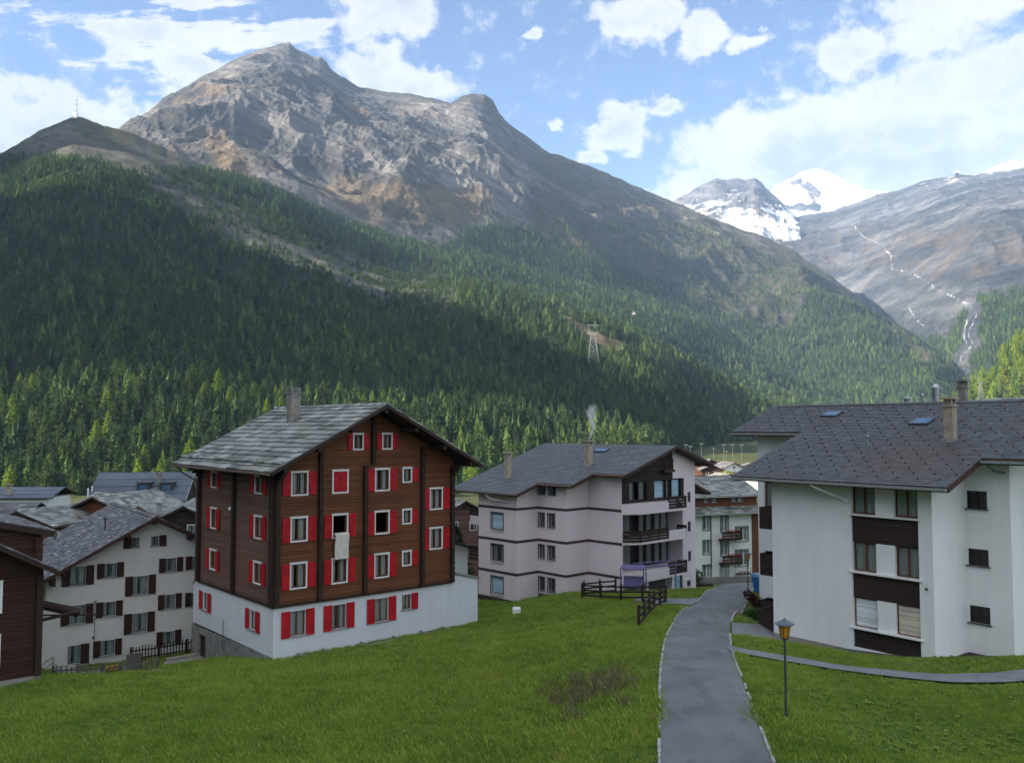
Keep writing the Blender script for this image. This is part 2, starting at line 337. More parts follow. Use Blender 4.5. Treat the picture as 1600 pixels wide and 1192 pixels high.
def ground_z(x, y):
    x = np.atleast_1d(np.asarray(x, float)); y = np.atleast_1d(np.asarray(y, float)); sh = x.shape; xf, yf = x.ravel(), y.ravel()
    xc, yc = np.clip(xf, -62, 62), np.clip(yf, -22, 132); zn = np.empty(len(xf))
    for i in range(0, len(xf), 20000):
        s_ = slice(i, i + 20000); r2 = (xc[s_, None] - CP[None, :, 0]) ** 2 + (yc[s_, None] - CP[None, :, 1]) ** 2
        zn[s_] = _phi(r2) @ _sol[:_n] + _sol[_n] + _sol[_n + 1] * xc[s_] + _sol[_n + 2] * yc[s_]
    far = np.interp(yf, [-400, -22, 0, 130, 350, 700, 1500], [60, -6, -8, -22, -27, -12, -5])
    wgt = sstep(0, 45, np.maximum(np.abs(xf) - 62, 0) + np.maximum(yf - 132, 0) + np.maximum(-22 - yf, 0))
    z = zn * (1 - wgt) + far * wgt
    z += .05 * fbm(xf * .35, yf * .35, 3, 3) + wgt * 1.5 * fbm(xf * .02, yf * .02, 9, 4)
    return z.reshape(sh)
def gz(x, y): return float(ground_z([x], [y])[0])
# ------------------------------------------------------------------ ground sheet
m, t, b = new_mat('meadow'); co = t.add('ShaderNodeTexCoord').outputs['Object']
n1 = t.noise(co, .13, 6, .6); n2 = t.noise(co, 1.1, 6, .7); n3 = t.noise(co, 9, 4, .7)
c = t.ramp(n1, [(.34, (.045, .095, .018)), (.5, (.080, .14, .026)), (.62, (.13, .17, .040))])
c = t.mix(t.maprange(n2, .52, .74, 0, .6), c, (.095, .10, .035))
c = t.mix(t.math('MULTIPLY', attr(t, 'dry'), t.maprange(n2, .35, .6)), c, (.125, .095, .050))
c = t.mix(attr(t, 'far'), c, t.ramp(t.noise(co, .03, 6, .65), [(.35, (.03, .045, .016)), (.6, (.065, .07, .028))]))
f = t.maprange(n3, .3, .7, .7, 1.25); t.set(b.inputs['Base Color'], t.mix(1.0, c, t.vec(f, f, f), 'MULTIPLY'))
b.inputs['Roughness'].default_value = .95; b.inputs['Specular IOR Level'].default_value = .1
t.set(b.inputs['Normal'], t.bump(t.math('ADD', n2, t.math('MULTIPLY', n3, .4)), .6, .15)); M['meadow'] = m

xs = np.r_[np.array([-9000, -5000, -2500, -1200, -600, -350, -230, -160, -120, -95, -80, -70]), np.arange(-62, 62.01, .65), np.array([70, 80, 95, 120, 160, 230, 350, 600, 1200, 2500, 5000, 9000])]
ys = np.r_[np.array([-3000, -1200, -500, -250, -120, -60, -40, -28]), np.arange(-20, 22, 2.0), np.arange(22, 105, .65), np.arange(106, 132, 2.0), np.array([140, 155, 175, 200, 230, 270, 320, 380, 450, 540, 650, 800, 1000, 1400, 2200, 4000, 9000])]
GX, GY = np.meshgrid(xs, ys); GZ = ground_z(GX, GY)
px_ = 800 + 1350 * GX / np.maximum(GY, 1)
dry = np.exp(-((GX - 4.0) ** 2 / 7 + (GY - 32.5) ** 2 / 10)) * .9 + .55 * np.exp(-((GX - 7.5) ** 2 / 40 + (GY - 60) ** 2 / 3)) + .8 * sstep(10, 17, GX) * sstep(36, 31, GY) * sstep(.0, .5, fbm(GX * .3, GY * .8, 5, 3))
dry = np.clip(dry + .5 * np.exp(-((GX + 24) ** 2 / 60 + (GY - 46) ** 2 / 3)), 0, 1)
me = grid_mesh('ground', GX, GY, GZ, M['meadow'], dict(dry=dry, far=sstep(130, 260, GY)))
tag(link('ground', me), 'green sloping meadow between the houses', None, None, 'structure')

# ------------------------------------------------------------------ road, kerb stones and footpaths
RL = [(2.45, 14, 0), (3.72, 22, 0), (4.9, 29.0, 0), (5.33, 31.4, 0), (6.06, 35.5, 0), (7.18, 41.0, 0), (7.97, 44.0, 0), (8.94, 47.6, 0), (10.07, 50.6, 0), (12.44, 57.0, 0), (14.62, 64.0, 0), (16.6, 71, 0), (18.2, 78, 0), (20.5, 84, 0), (25, 89, 0)]
RR = [(5.4, 14, 0), (6.72, 22, 0), (7.85, 29.0, 0), (8.28, 31.4, 0), (9.03, 35.5, 0), (10.15, 41.0, 0), (10.9, 44.0, 0), (11.9, 47.6, 0), (13.03, 50.6, 0), (15.4, 57.0, 0), (17.6, 64.0, 0), (19.8, 71, 0), (21.8, 77, 0), (24.0, 81, 0), (28, 84, 0)]
def resample(P, n):
    P = np.array(P, float)[:, :2]; d = np.r_[0, np.cumsum(np.hypot(*np.diff(P, axis=0).T))]; u = np.linspace(0, d[-1], n)
    # smooth (Catmull style through cubic blending of the polyline)
    q = np.stack([np.interp(u, d, P[:, k]) for k in (0, 1)], 1)
    for _ in range(6): q[1:-1] = .25 * q[:-2] + .5 * q[1:-1] + .25 * q[2:]
    return q
def strip(name, A, B, n, k, lift, mat, label):
    a, c_ = resample(A, n), resample(B, n); tt = np.linspace(0, 1, k)[None, :, None]
    P = a[:, None] * (1 - tt) + c_[:, None] * tt
    Z = np.maximum(ground_z(P[..., 0], P[..., 1]), -99) + lift
    o = link(name, grid_mesh(name, P[..., 0], P[..., 1], Z, mat)); tag(o, label, None, None, 'structure'); return a, c_, o
m, t, b = new_mat('asphalt'); co = t.add('ShaderNodeTexCoord').outputs['Object']
c = t.ramp(t.noise(co, .5, 6, .6), [(.3, (.10, .104, .108)), (.7, (.18, .185, .19))])
spk = t.maprange(t.noise(co, 60, 2, .7), .3, .7, .8, 1.2); c = t.mix(1.0, c, t.vec(spk, spk, spk), 'MULTIPLY')
cr = t.add('ShaderNodeTexVoronoi', feature='DISTANCE_TO_EDGE'); t.set(cr.inputs['Vector'], t.vmath('ADD', t.vmath('MULTIPLY', co, (.05, .22, .3)), t.vmath('MULTIPLY', t.noise(co, .8, 4, .6, out=1), (.10, .10, 0)))); cr.inputs['Scale'].default_value = 1.0
c = t.mix(t.maprange(cr.outputs['Distance'], .006, .0, 0, .5), c, (.04, .027, .03))
pt = t.maprange(t.noise(t.vmath('MULTIPLY', co, (1.6, .45, 1)), .9, 3, .5), .6, .63, 0, .3); c = t.mix(pt, c, (.06, .063, .07))
t.set(b.inputs['Base Color'], c); b.inputs['Roughness'].default_value = .75; t.set(b.inputs['Normal'], t.bump(t.noise(co, 45, 3), .4, .01)); M['asphalt'] = m
M['slabs_path'] = simple('concrete_path', (.20, .205, .215), .85, .2, 1.5, bump=.3)
road_L, road_R, _ = strip('road', RL, RR, 160, 9, .05, M['asphalt'], 'narrow grey asphalt lane running down between the houses')
mb = MB()
for side, E_ in ((-1, road_L), (1, road_R)):
    n = int(np.hypot(*np.diff(E_, axis=0).T).sum() / .42); q = resample(np.c_[E_, E_[:, 0] * 0], n)
    for i in range(1, n - 1):
        if q[i, 1] > 72 or rnd.random() < .10 or (side > 0 and (43.2 < q[i, 1] < 46.8 or 38.2 < q[i, 1] < 40.0)) or (side < 0 and 52 < q[i, 1] < 55): continue
        d = q[i + 1] - q[i - 1]; d /= np.hypot(*d); nn = np.array([d[1], -d[0]]) * side; z = gz(*q[i]) - .02
        hl, hw, hh = .20 * rnd.uniform(.8, 1.05), .045 * rnd.uniform(.8, 1.2), rnd.uniform(.09, .11); c0 = q[i] + nn * (.05 + rnd.uniform(-.01, .01))
        pt_ = [c0 + d * sx * hl + nn * sy * hw for sx, sy in ((-1, -1), (1, -1), (1, 1), (-1, 1))]
        mb.hexa([(p[0], p[1], z) for p in pt_] + [(p[0] * .97 + c0[0] * .03, p[1] * .97 + c0[1] * .03, z + hh) for p in pt_])
tag(put('kerb', mb, simple('pale_kerb_stone', (.34, .33, .315), .85, .35, 1.3)), 'pale kerb stones set along both edges of the lane', None, None, 'structure')
strip('path', [(9.55, 38.3, 0), (11.1, 37.2, 0), (14.0, 35.2, 0), (17, 33.9, 0), (19.3, 33.8, 0), (21.8, 34.5, 0), (30, 37.5, 0)], [(9.7, 39.9, 0), (11.4, 38.6, 0), (14.3, 36.6, 0), (17.3, 35.3, 0), (19.5, 35.2, 0), (21.8, 36.0, 0), (30, 39.2, 0)], 120, 6, .09, M['slabs_path'], 'pale concrete footpath curving past the large white house')
strip('pavement', [(10.9, 43.3, 0), (12.5, 43.5, 0), (14.6, 44.6, 0)], [(11.7, 46.6, 0), (13, 47.6, 0), (14.6, 49.5, 0)], 20, 6, .045, M['slabs_path'], 'concrete forecourt joining the lane to the white house')
strip('pavement', [(12.3, 56.6, 0), (10.5, 58.8, 0), (9.2, 61.2, 0)], [(11.0, 53.6, 0), (9.6, 57.2, 0), (8.2, 60.4, 0)], 24, 5, .045, M['slabs_path'], 'short pale drive beside the dark fence corner')
strip('path', [(-20.4, 48.9, 0), (-20.6, 50.2, 0), (-21.6, 52.2, 0), (-22.6, 53.6, 0)], [(-19.6, 48.8, 0), (-19.9, 50.4, 0), (-20.9, 52.4, 0), (-21.8, 54.2, 0)], 16, 3, .05, M['slabs_path'], 'small slab path on the grass by the picket fence')
strip('path', [(-22.6, 53.8, 0), (-20.6, 55.0, 0), (-18.4, 56.2, 0)], [(-22.7, 54.2, 0), (-20.8, 55.5, 0), (-18.6, 56.7, 0)], 16, 3, .05, M['slabs_path'], 'narrow slab strip leading to the stone basement')
strip('pavement', [(-25.2, 52.0, 0), (-23.8, 52.4, 0), (-22.8, 53.6, 0)], [(-28.2, 56.6, 0), (-27.0, 57.4, 0), (-25.6, 58.6, 0)], 12, 5, .05, M['slabs_path'], 'small terrace in front of the cream house')

# ------------------------------------------------------------------ mountains
PITCH = math.atan(72 / 1350); cP, sP = math.cos(PITCH), math.sin(PITCH)
def tdir(px, py):                       # tangent of azimuth and of elevation for a surveyed skyline point
    z = -(np.asarray(py, float) - 596) / 1350; x = (np.asarray(px, float) - 800) / 1350; d = cP - z * sP
    return x / d, (sP + z * cP) / d
def survey(x, y, z):                    # the inverse, used only to look up which ground cover grows where
    yy = y * cP + z * sP; zz = -y * sP + z * cP
    return 800 + 1350 * x / yy, 596 - 1350 * zz / yy
def polyd(px, py, pts):                 # distance to a polyline
    d = np.full(np.shape(px), 1e9)
    for (ax, ay), (bx, by) in zip(pts[:-1], pts[1:]):
        t_ = np.clip(((px - ax) * (bx - ax) + (py - ay) * (by - ay)) / ((bx - ax) ** 2 + (by - ay) ** 2), 0, 1)
        d = np.minimum(d, np.hypot(px - ax - t_ * (bx - ax), py - ay - t_ * (by - ay)))
    return d
def mountain(sky_, Yc, Yb, zb, p0, p1, nc, nr, g, amp, env, seed, sc, jag=0.0, ridge=True):
    P = np.linspace(p0, p1, nc); sx, sy = zip(*sky_); y = np.interp(P, sx, sy)
    y = y + jag * fbm(P * .05, P * 0, seed + 40, 5, .65)
    tx, tz = tdir(P, y); Yc_ = np.interp(P, *zip(*Yc)); Yb_ = np.interp(P, *zip(*Yb)); zb_ = zb(P) if callable(zb) else np.full(nc, float(zb)); kk = max(3, nc // 14); kw_ = np.hanning(kk + 2)[1:-1]; kw_ /= kw_.sum(); sm = lambda a: np.convolve(np.pad(a, (kk // 2, kk - 1 - kk // 2), 'edge'), kw_, 'valid'); Yc_, Yb_, zb_ = sm(Yc_), sm(Yb_), sm(zb_)
    s = np.r_[np.linspace(0, 1, nr), 1 + np.linspace(.03, .5, 10)][:, None]
    crest_ = tz * Yc_; k2 = max(5, nc // 16); h2 = np.hanning(k2 + 2)[1:-1]; h2 /= h2.sum(); soft = np.convolve(np.pad(crest_, (k2 // 2, k2 - 1 - k2 // 2), 'edge'), h2, 'valid')
    Y = Yb_ + (Yc_ - Yb_) * s; X = tx * Y; f = np.where(s <= 1, g(np.minimum(s, 1)), 1 - (s - 1) * 1.3)
    Z = zb_ + (soft - zb_) * f + (crest_ - soft) * np.where(s <= 1, s ** 9, 1.0)
    e = env(np.minimum(s, 1))
    n = (ridged if ridge else fbm)(X / sc, Y / sc, seed, 7, .55)
    Z = Z + amp * e * (n - .15)
    return P, s, X, Y, Z
def rock_mat(name, cols, grass, rust=.55, gcol=((.065, .05, .026), (.13, .085, .045)), strata=R(-28), snow=False, sc=1.0, bumpd=14):
    m, t, b = new_mat(name); co = t.add('ShaderNodeTexCoord').outputs['Object']; g = t.add('ShaderNodeNewGeometry')
    rt = t.add('ShaderNodeVectorRotate', rotation_type='Y_AXIS'); t.set(rt.inputs['Vector'], co); rt.inputs['Angle'].default_value = strata
    sv = t.vmath('MULTIPLY', rt.outputs[0], (.25, .5, 1.6))
    n1 = t.noise(sv, .0075 * sc, 10, .68); n2 = t.noise(co, .004 * sc, 10, .62); n3 = t.noise(co, .035 * sc, 6, .7); n4 = t.noise(t.vmath('MULTIPLY', rt.outputs[0], (.16, .3, 2.6)), .016 * sc, 8, .72)
    c = t.ramp(t.math('ADD', t.math('MULTIPLY', n1, .4), t.math('ADD', t.math('MULTIPLY', n2, .25), t.math('MULTIPLY', n4, .35))), [(.40, cols[0]), (.5, cols[1]), (.60, cols[2])])
    nz = t.add('ShaderNodeSeparateXYZ'); t.set(nz.inputs[0], g.outputs['Normal'])
    c = t.mix(t.maprange(t.noise(co, .009 * sc, 8, .65), .56, .66, 0, rust), c, (.20, .14, .095))
    gg = t.math('ADD', attr(t, 'grass'), t.math('MULTIPLY', t.math('SUBTRACT', t.noise(co, .014 * sc, 9, .68), .5), 3.0))
    gg = t.maprange(gg, .35, .8, 0, grass)
    c = t.mix(gg, c, t.mix(t.noise(co, .01 * sc, 7, .65), *gcol))
    gr = t.maprange(t.math('ADD', attr(t, 'green'), t.math('MULTIPLY', t.math('SUBTRACT', n3, .5), 1.6)), .35, .75, 0, 1)
    c = t.mix(gr, c, t.mix(n3, (.012, .024, .009), (.026, .042, .016)))
    c = t.mix(t.maprange(attr(t, 'tan'), .3, .8, 0, .75), c, t.mix(n3, (.095, .080, .048), (.17, .125, .080)))
    f = t.maprange(n3, .3, .7, .72, 1.25); c = t.mix(1.0, c, t.vec(f, f, f), 'MULTIPLY')
    sn = t.math('ADD', attr(t, 'snow'), t.math('MULTIPLY', t.math('SUBTRACT', t.noise(co, .012 * sc, 9, .7), .5), 1.5)); sn = t.maprange(sn, .45, .6, 0, 1)
    c = t.mix(sn, c, (.82, .85, .9)); c = t.mix(t.maprange(t.math('ADD', attr(t, 'wat'), t.math('MULTIPLY', t.math('SUBTRACT', n3, .5), 1.6)), .3, .8, 0, .55), c, (.32, .37, .42)); t.set(b.inputs['Base Color'], c)
    b.inputs['Roughness'].default_value = .95; b.inputs['Specular IOR Level'].default_value = .1
    h = t.math('ADD', t.math('ADD', t.math('ADD', n1, t.math('MULTIPLY', n4, .7)), t.math('MULTIPLY', n2, .8)), t.math('MULTIPLY', n3, .18))
    t.set(b.inputs['Normal'], t.bump(t.math('MULTIPLY', h, t.maprange(sn, 0, 1, 1, .3)), .9, bumpd)); return m

# front hill: forested, with the bare summit that carries the cross
L1 = mountain([(-700, 330), (-300, 300), (-100, 262), (0, 240), (60, 206), (95, 190), (118, 181), (135, 186), (160, 196), (200, 205), (270, 237), (345, 270), (430, 300), (500, 332), (620, 374), (700, 384), (740, 386), (800, 408), (870, 428), (980, 455), (1065, 480), (1150, 528), (1250, 575), (1350, 615), (1430, 645), (1520, 672)],
              [(-700, 900), (0, 1150), (120, 1200), (400, 1350), (740, 1600), (1065, 1850), (1520, 1900)], [(-700, 280), (0, 320), (760, 320), (1000, 420), (1150, 720), (1520, 1000)],
              lambda P: np.interp(P, [900, 1150, 1520], [-34, -18, -16]), -700, 1520, 640, 170, lambda s: s ** 1.12, 55, lambda s: np.minimum(s * 3, 1) * (1 - s ** 6), 11, 420, 2.5, False)
P, s, X, Y, Z = L1; X = X.copy(); PX, PY = survey(X, Y, Z)
scree_l = [(165, 215), (250, 285), (330, 330), (420, 375), (500, 405), (600, 445), (690, 470)]
SK = [(745, 432), (800, 448), (830, 463), (865, 485), (900, 508), (935, 530), (965, 545), (1000, 572)]
def scree1(PX, PY):
    w_ = 12 + np.interp(PX, [165, 400, 690], [6, 26, 20])
    a = sstep(w_ * 1.5, w_ * .4, polyd(PX, PY, scree_l) + 16 * fbm(PX * .03, PY * .03, 21, 3))
    top = sstep(0, -30, PY - np.interp(PX, [-200, 0, 118, 200, 300, 345], [262, 262, 262, 272, 278, 262])) * sstep(360, 300, PX)
    return np.clip(np.maximum(a, top), 0, 1)
def ski1(PX, PY): return sstep(9, 4, polyd(PX, PY, SK) - np.interp(PX, [745, 930, 985, 1010], [-3, 0, 9, 2]))
topb = sstep(10, -30, PY - 235) * sstep(330, 280, PX)
M['rock1'] = rock_mat('scree_and_heath', [(.038, .040, .036), (.070, .072, .064), (.11, .11, .10)], 1.0, rust=.2, gcol=((.045, .047, .028), (.058, .060, .034)), sc=2.2, bumpd=5)
me = grid_mesh('forested_hill', X, Y, Z, M['rock1'], dict(grass=.30 + .5 * topb * sstep(100, 160, PX), green=1 - .62 * scree1(PX, PY) - .3 * topb, snow=Z * 0, tan=ski1(PX, PY)))
tag(link('forested_hill', me), 'dark forested hill with a bare rocky summit', None, None, 'structure')

# the main rock peak and its long right shoulder
L2 = mountain([(60, 260), (150, 222), (200, 200), (230, 178), (262, 152), (300, 130), (345, 106), (380, 87), (410, 76), (430, 71), (452, 66), (466, 78), (478, 84), (490, 90), (500, 89), (510, 97), (516, 107), (530, 119), (560, 136), (600, 143), (640, 146), (680, 155), (705, 163), (712, 158), (722, 151), (735, 147), (757, 148), (770, 157), (780, 178), (790, 190), (820, 212), (850, 234), (900, 252), (950, 271), (1000, 293), (1060, 318), (1100, 335), (1150, 355), (1200, 372), (1240, 392), (1300, 432), (1360, 480), (1420, 520), (1470, 560), (1500, 592), (1530, 640), (1560, 668)],
              [(60, 1900), (200, 2200), (452, 2700), (740, 2500), (1060, 2900), (1250, 2700), (1430, 2100), (1560, 1900)], [(60, 1150), (400, 1250), (740, 1450), (1065, 1700), (1300, 1500), (1560, 1200)],
              lambda P: tdir(P, np.interp(P, [60, 345, 500, 740, 870, 1065, 1250, 1430, 1560], [300, 330, 390, 450, 470, 540, 620, 668, 672]))[1] * np.interp(P, [60, 400, 740, 1065, 1300, 1560], [1150, 1250, 1450, 1700, 1500, 1200]),
              60, 1560, 1000, 330, lambda s: .12 * s + .88 * s ** .95, 105, lambda s: np.minimum(s * 3, 1) * (1 - s ** 3), 5, 430, 3.0)
P, s, X, Y, Z = L2; PX, PY = survey(X, Y, Z)
gr2 = sstep(60, -40, np.hypot((PX - 640) / 1.6, PY - 310) - 20) * .55 + .75 * sstep(780, 860, PX) + .6 * sstep(50, 10, np.abs(PY - 320)) * sstep(560, 640, PX) * sstep(800, 740, PX) + .3 * sstep(60, 20, np.hypot(PX - 380, PY - 250))
fb2 = PY - np.interp(PX, [60, 690, 730, 770, 830, 880, 940, 1060, 1150, 1230, 1290, 1350, 1420, 1500], [395, 392, 358, 345, 362, 384, 408, 452, 500, 520, 450, 470, 560, 590])
def forest2(PX, PY):
    b_ = PY - np.interp(PX, [60, 690, 730, 770, 830, 880, 940, 1060, 1150, 1230, 1270, 1350, 1420, 1500], [395, 392, 362, 348, 362, 384, 408, 452, 505, 520, 452, 480, 560, 590])
    return sstep(-6, 10, b_ + 9 * fbm(PX * .03, PY * .05, 31, 3))
M['rock2'] = rock_mat('weathered_grey_rock', [(.028, .030, .033), (.068, .070, .072), (.20, .193, .182)], .95, gcol=((.038, .040, .022), (.080, .066, .036)), bumpd=38)
me = grid_mesh('rocky_mountain', X, Y, Z, M['rock2'], dict(grass=gr2, green=forest2(PX, PY) * .9 + .55 * sstep(800, 960, PX) * sstep(300, 440, PY), snow=Z * 0, tan=np.clip(1.0 * np.maximum(sstep(70, 10, polyd(PX, PY * 1.5, [(540, 455), (640, 470), (730, 490)])) , sstep(34, 8, polyd(PX, PY, [(345, 232), (372, 262)]))) + .8 * fbm(PX * .035, PY * .05, 71, 5), 0, 1) * (PY < 385)))
tag(link('rocky_mountain', me), 'large grey rock mountain with a jagged summit', None, None, 'structure')

# the far valley head with the streams
L3 = mountain([(980, 380), (1100, 352), (1150, 350), (1200, 345), (1250, 338), (1300, 330), (1335, 318), (1370, 303), (1400, 298), (1440, 284), (1480, 275), (1530, 272), (1570, 266), (1600, 262), (1700, 262), (1900, 230)],
              [(980, 4600), (1300, 4600), (1600, 4200), (1900, 3800)], [(980, 3300), (1200, 3000), (1300, 2700), (1420, 2000), (1520, 1500), (1900, 1400)],
              lambda P: tdir(P, np.interp(P, [980, 1200, 1420, 1500, 1600, 1900], [470, 500, 600, 612, 600, 560]))[1] * np.interp(P, [980, 1200, 1300, 1420, 1520, 1900], [3300, 3000, 2700, 2000, 1500, 1400]),
              980, 1900, 520, 260, lambda s: .25 * s + .75 * s ** .8, 90, lambda s: np.minimum(s * 4, 1) * (1 - s ** 5), 17, 600, 2.0)
P, s, X, Y, Z = L3; PX, PY = survey(X, Y, Z)
ST = [[(1335, 350), (1340, 362), (1352, 372), (1378, 382)], [(1382, 388), (1392, 400), (1394, 412), (1393, 420), (1420, 425), (1445, 438), (1462, 452), (1488, 463), (1510, 474), (1523, 484), (1524, 495), (1518, 510), (1512, 525), (1522, 538), (1508, 550), (1498, 562), (1505, 575)], [(1393, 400), (1403, 400), (1398, 410)], [(1420, 480), (1432, 500), (1445, 510)], [(1510, 500), (1506, 520), (1510, 540)]]
wat = np.zeros(Z.shape)
wz = [.1, .3, .1, .4, 1.0]
for k, q in enumerate(ST): wat = np.maximum(wat, sstep(wz[k] + 1.2, wz[k] * .4, polyd(PX + 3 * fbm(PX * .2, PY * .2, 50 + k, 3), PY, q)))
fr3 = sstep(-5, 12, PY - np.interp(PX, [1400, 1480, 1520, 1560, 1700], [540, 520, 462, 455, 440]) + 10 * fbm(PX * .04, PY * .06, 33, 3)) * sstep(6, 16, polyd(PX, PY, ST[1]))
M['rock3'] = rock_mat('glacier_polished_rock', [(.020, .025, .032), (.045, .052, .062), (.12, .125, .135)], .45, rust=.12, strata=R(12), sc=.9, bumpd=34)  # rock colours darkened to stand in for shade on this wall
me = grid_mesh('valley_head', X, Y, Z, M['rock3'], dict(grass=.15 + .35 * sstep(60, 20, np.abs(PY - 390)), green=fr3, snow=.34 * sstep(325, 285, PY) + .12 * sstep(.0, .5, fbm(PX * .02, PY * .05, 57, 4)) * sstep(340, 300, PY), wat=wat * .98 - .3 * (wat < .05), tan=Z * 0))
tag(link('valley_head', me), 'far grey rock wall streaked by thin waterfalls', None, None, 'structure')

# snow summits behind it
M['snowm'] = rock_mat('snow_and_dark_rock', [(.03, .034, .038), (.06, .064, .07), (.13, .13, .13)], .0, sc=.7, bumpd=26)
def snowpk(name, label, sky_, Yc, p0, p1, amp, sc, fsnow, seed, jag=1.0):
    P, s, X, Y, Z = mountain(sky_, [(0, Yc), (2000, Yc)], [(0, Yc - 1500), (2000, Yc - 1500)], lambda P: tdir(P, P * 0 + 400)[1] * (Yc - 1500), p0, p1, 260, 130, lambda s: s ** .9, amp, lambda s: (1 - s ** 4), seed, sc, jag)
    PX, PY = survey(X, Y, Z); o = link(name, grid_mesh(name, X, Y, Z, M['snowm'], dict(grass=Z * 0, green=Z * 0, tan=Z * 0, snow=fsnow(PX, PY, s + 0 * X)))); tag(o, label, None, None, 'structure')
snowpk('dark_snowy_peak', 'dark rock peak dusted with snow above a glacier', [(1000, 350), (1040, 322), (1060, 310), (1075, 302), (1090, 292), (1108, 284), (1118, 278), (1135, 281), (1150, 278), (1165, 281), (1180, 279), (1190, 286), (1198, 296), (1212, 306), (1230, 322), (1250, 345)], 5000, 1000, 1250, 80, 300,
       lambda x, y, s: .38 + .26 * sstep(316, 336, y + 10 * fbm(x * .05, y * .1, 3, 3)) - .25 * sstep(300, 285, y), 23, 2.0)
snowpk('snow_dome', 'bright snow covered dome summit', [(1150, 345), (1190, 310), (1210, 293), (1225, 284), (1240, 277), (1250, 270), (1262, 266), (1278, 264), (1292, 268), (1310, 276), (1330, 288), (1350, 296), (1380, 299), (1420, 303), (1460, 330)], 6400, 1150, 1460, 130, 700,
       lambda x, y, s: 1.15 - .95 * sstep(14, 2, polyd(x + 14 * fbm(x * .09, y * .12, 7, 4), y, [(1262, 290), (1272, 306)])) - .8 * sstep(7, 1, polyd(x, y + 6 * fbm(x * .1, y * .1, 8, 3), [(1236, 287), (1250, 283)])) - 1.3 * sstep(9, 3, polyd(x, y + 5 * fbm(x * .08, y * .1, 9, 3), [(1232, 326), (1278, 322)])), 29, .6)
snowpk('snow_field', 'snow field on the skyline at the far right', [(1500, 290), (1540, 268), (1560, 258), (1580, 252), (1600, 253), (1680, 246), (1800, 250)], 6800, 1500, 1800, 30, 500, lambda x, y, s: 1.3 + 0 * x, 37, .5)

# the sunlit wooded spur at the far right
L6 = mountain([(1400, 672), (1440, 655), (1475, 632), (1500, 618), (1530, 600), (1548, 584), (1560, 560), (1580, 540), (1600, 522), (1650, 480), (1800, 400), (2100, 330)], [(1400, 620), (1600, 760), (2100, 800)], [(1400, 420), (1600, 420), (2100, 300)], -60, 1400, 2100, 180, 70, lambda s: s ** 1.05, 26, lambda s: np.minimum(s * 4, 1) * (1 - s ** 4), 41, 200, 0, False)
P, s, X, Y, Z = L6
tag(link('wooded_spur', grid_mesh('wooded_spur', X, Y, Z, M['rock1'], dict(grass=X * 0 + .4, green=X * 0 + .8, snow=X * 0, tan=X * 0))), 'low wooded spur catching the sun at the right', None, None, 'structure')

# unseen ridge added at the left, crest shaped for village shade and sun belts
yr = np.linspace(-2600, 2300, 260)
crest = np.interp(yr, [-2600, -1500, -600, -300, -262, -225, -80, -60, 75, 90, 140, 600, 690, 770, 840, 1040, 1200, 1500, 2300], [900, 1000, 1010, 1010, 930, 745, 745, 620, 620, 800, 960, 960, 815, 815, 980, 980, 700, 620, 500])
crest = crest + 14 * fbm(yr / 60, yr * 0, 77, 5)
u = np.linspace(-1, 1, 41)[:, None]
X = -1650 + u * (crest[None] + 60) * .95; Y = yr[None] + (X + 1650) * .249; Z = -40 + (crest[None] + 40) * (1 - np.abs(u) ** 1.1) + 40 * (1 - np.abs(u)) * np.abs(u) * 4 * ridged(X / 200, Y / 200, 81, 5)
tag(link('mountain_ridge', grid_mesh('mountain_ridge', X, Y, Z, M['rock1'], dict(grass=X * 0 + .5, green=X * 0 + .3, snow=X * 0, tan=X * 0))), 'long rock ridge west of the village', None, None, 'structure')
# ------------------------------------------------------------------ conifers
def foliage(name, stops, bright=1.0):
    m, t, b = new_mat(name); oi = t.add('ShaderNodeObjectInfo'); g = t.add('ShaderNodeNewGeometry'); co = t.add('ShaderNodeTexCoord').outputs['Object']
    c = t.ramp(t.math('ADD', t.math('MULTIPLY', oi.outputs['Random'], .65), t.maprange(t.noise(oi.outputs['Location'], .011, 4, .6), .38, .66, 0, .35)), stops)
    f = t.math('ADD', t.maprange(g.outputs['Random Per Island'], 0, 1, .72, 1.3), t.math('MULTIPLY', t.math('SUBTRACT', t.noise(co, 5, 3), .5), .4))
    t.set(b.inputs['Base Color'], t.mix(1.0, c, t.vec(f, f, f), 'MULTIPLY'))
    b.inputs['Roughness'].default_value = .8; b.inputs['Specular IOR Level'].default_value = .15
    m.node_tree.nodes.remove(b)
    d = t.add('ShaderNodeBsdfDiffuse'); tl = t.add('ShaderNodeBsdfTranslucent'); ms = t.add('ShaderNodeMixShader'); ms.inputs[0].default_value = .28
    cc = t.mix(1.0, c, t.vec(f, f, f), 'MULTIPLY'); t.set(d.inputs[0], cc); t.set(tl.inputs[0], cc)
    t.l.new(d.outputs[0], ms.inputs[1]); t.l.new(tl.outputs[0], ms.inputs[2]); t.l.new(ms.outputs[0], m.node_tree.nodes['Material Output'].inputs[0])
    return m
M['needle'] = foliage('conifer_needles', [(0, (.030, .060, .026)), (.35, (.048, .090, .034)), (.62, (.075, .125, .040)), (.85, (.11, .165, .045)), (1, (.13, .165, .05))])
M['spruce'] = foliage('dark_spruce_needles', [(0, (.020, .038, .018)), (1, (.040, .066, .024))])
M['larch'] = foliage('light_larch_needles', [(0, (.15, .23, .032)), (.7, (.22, .31, .048)), (1, (.26, .28, .065))])
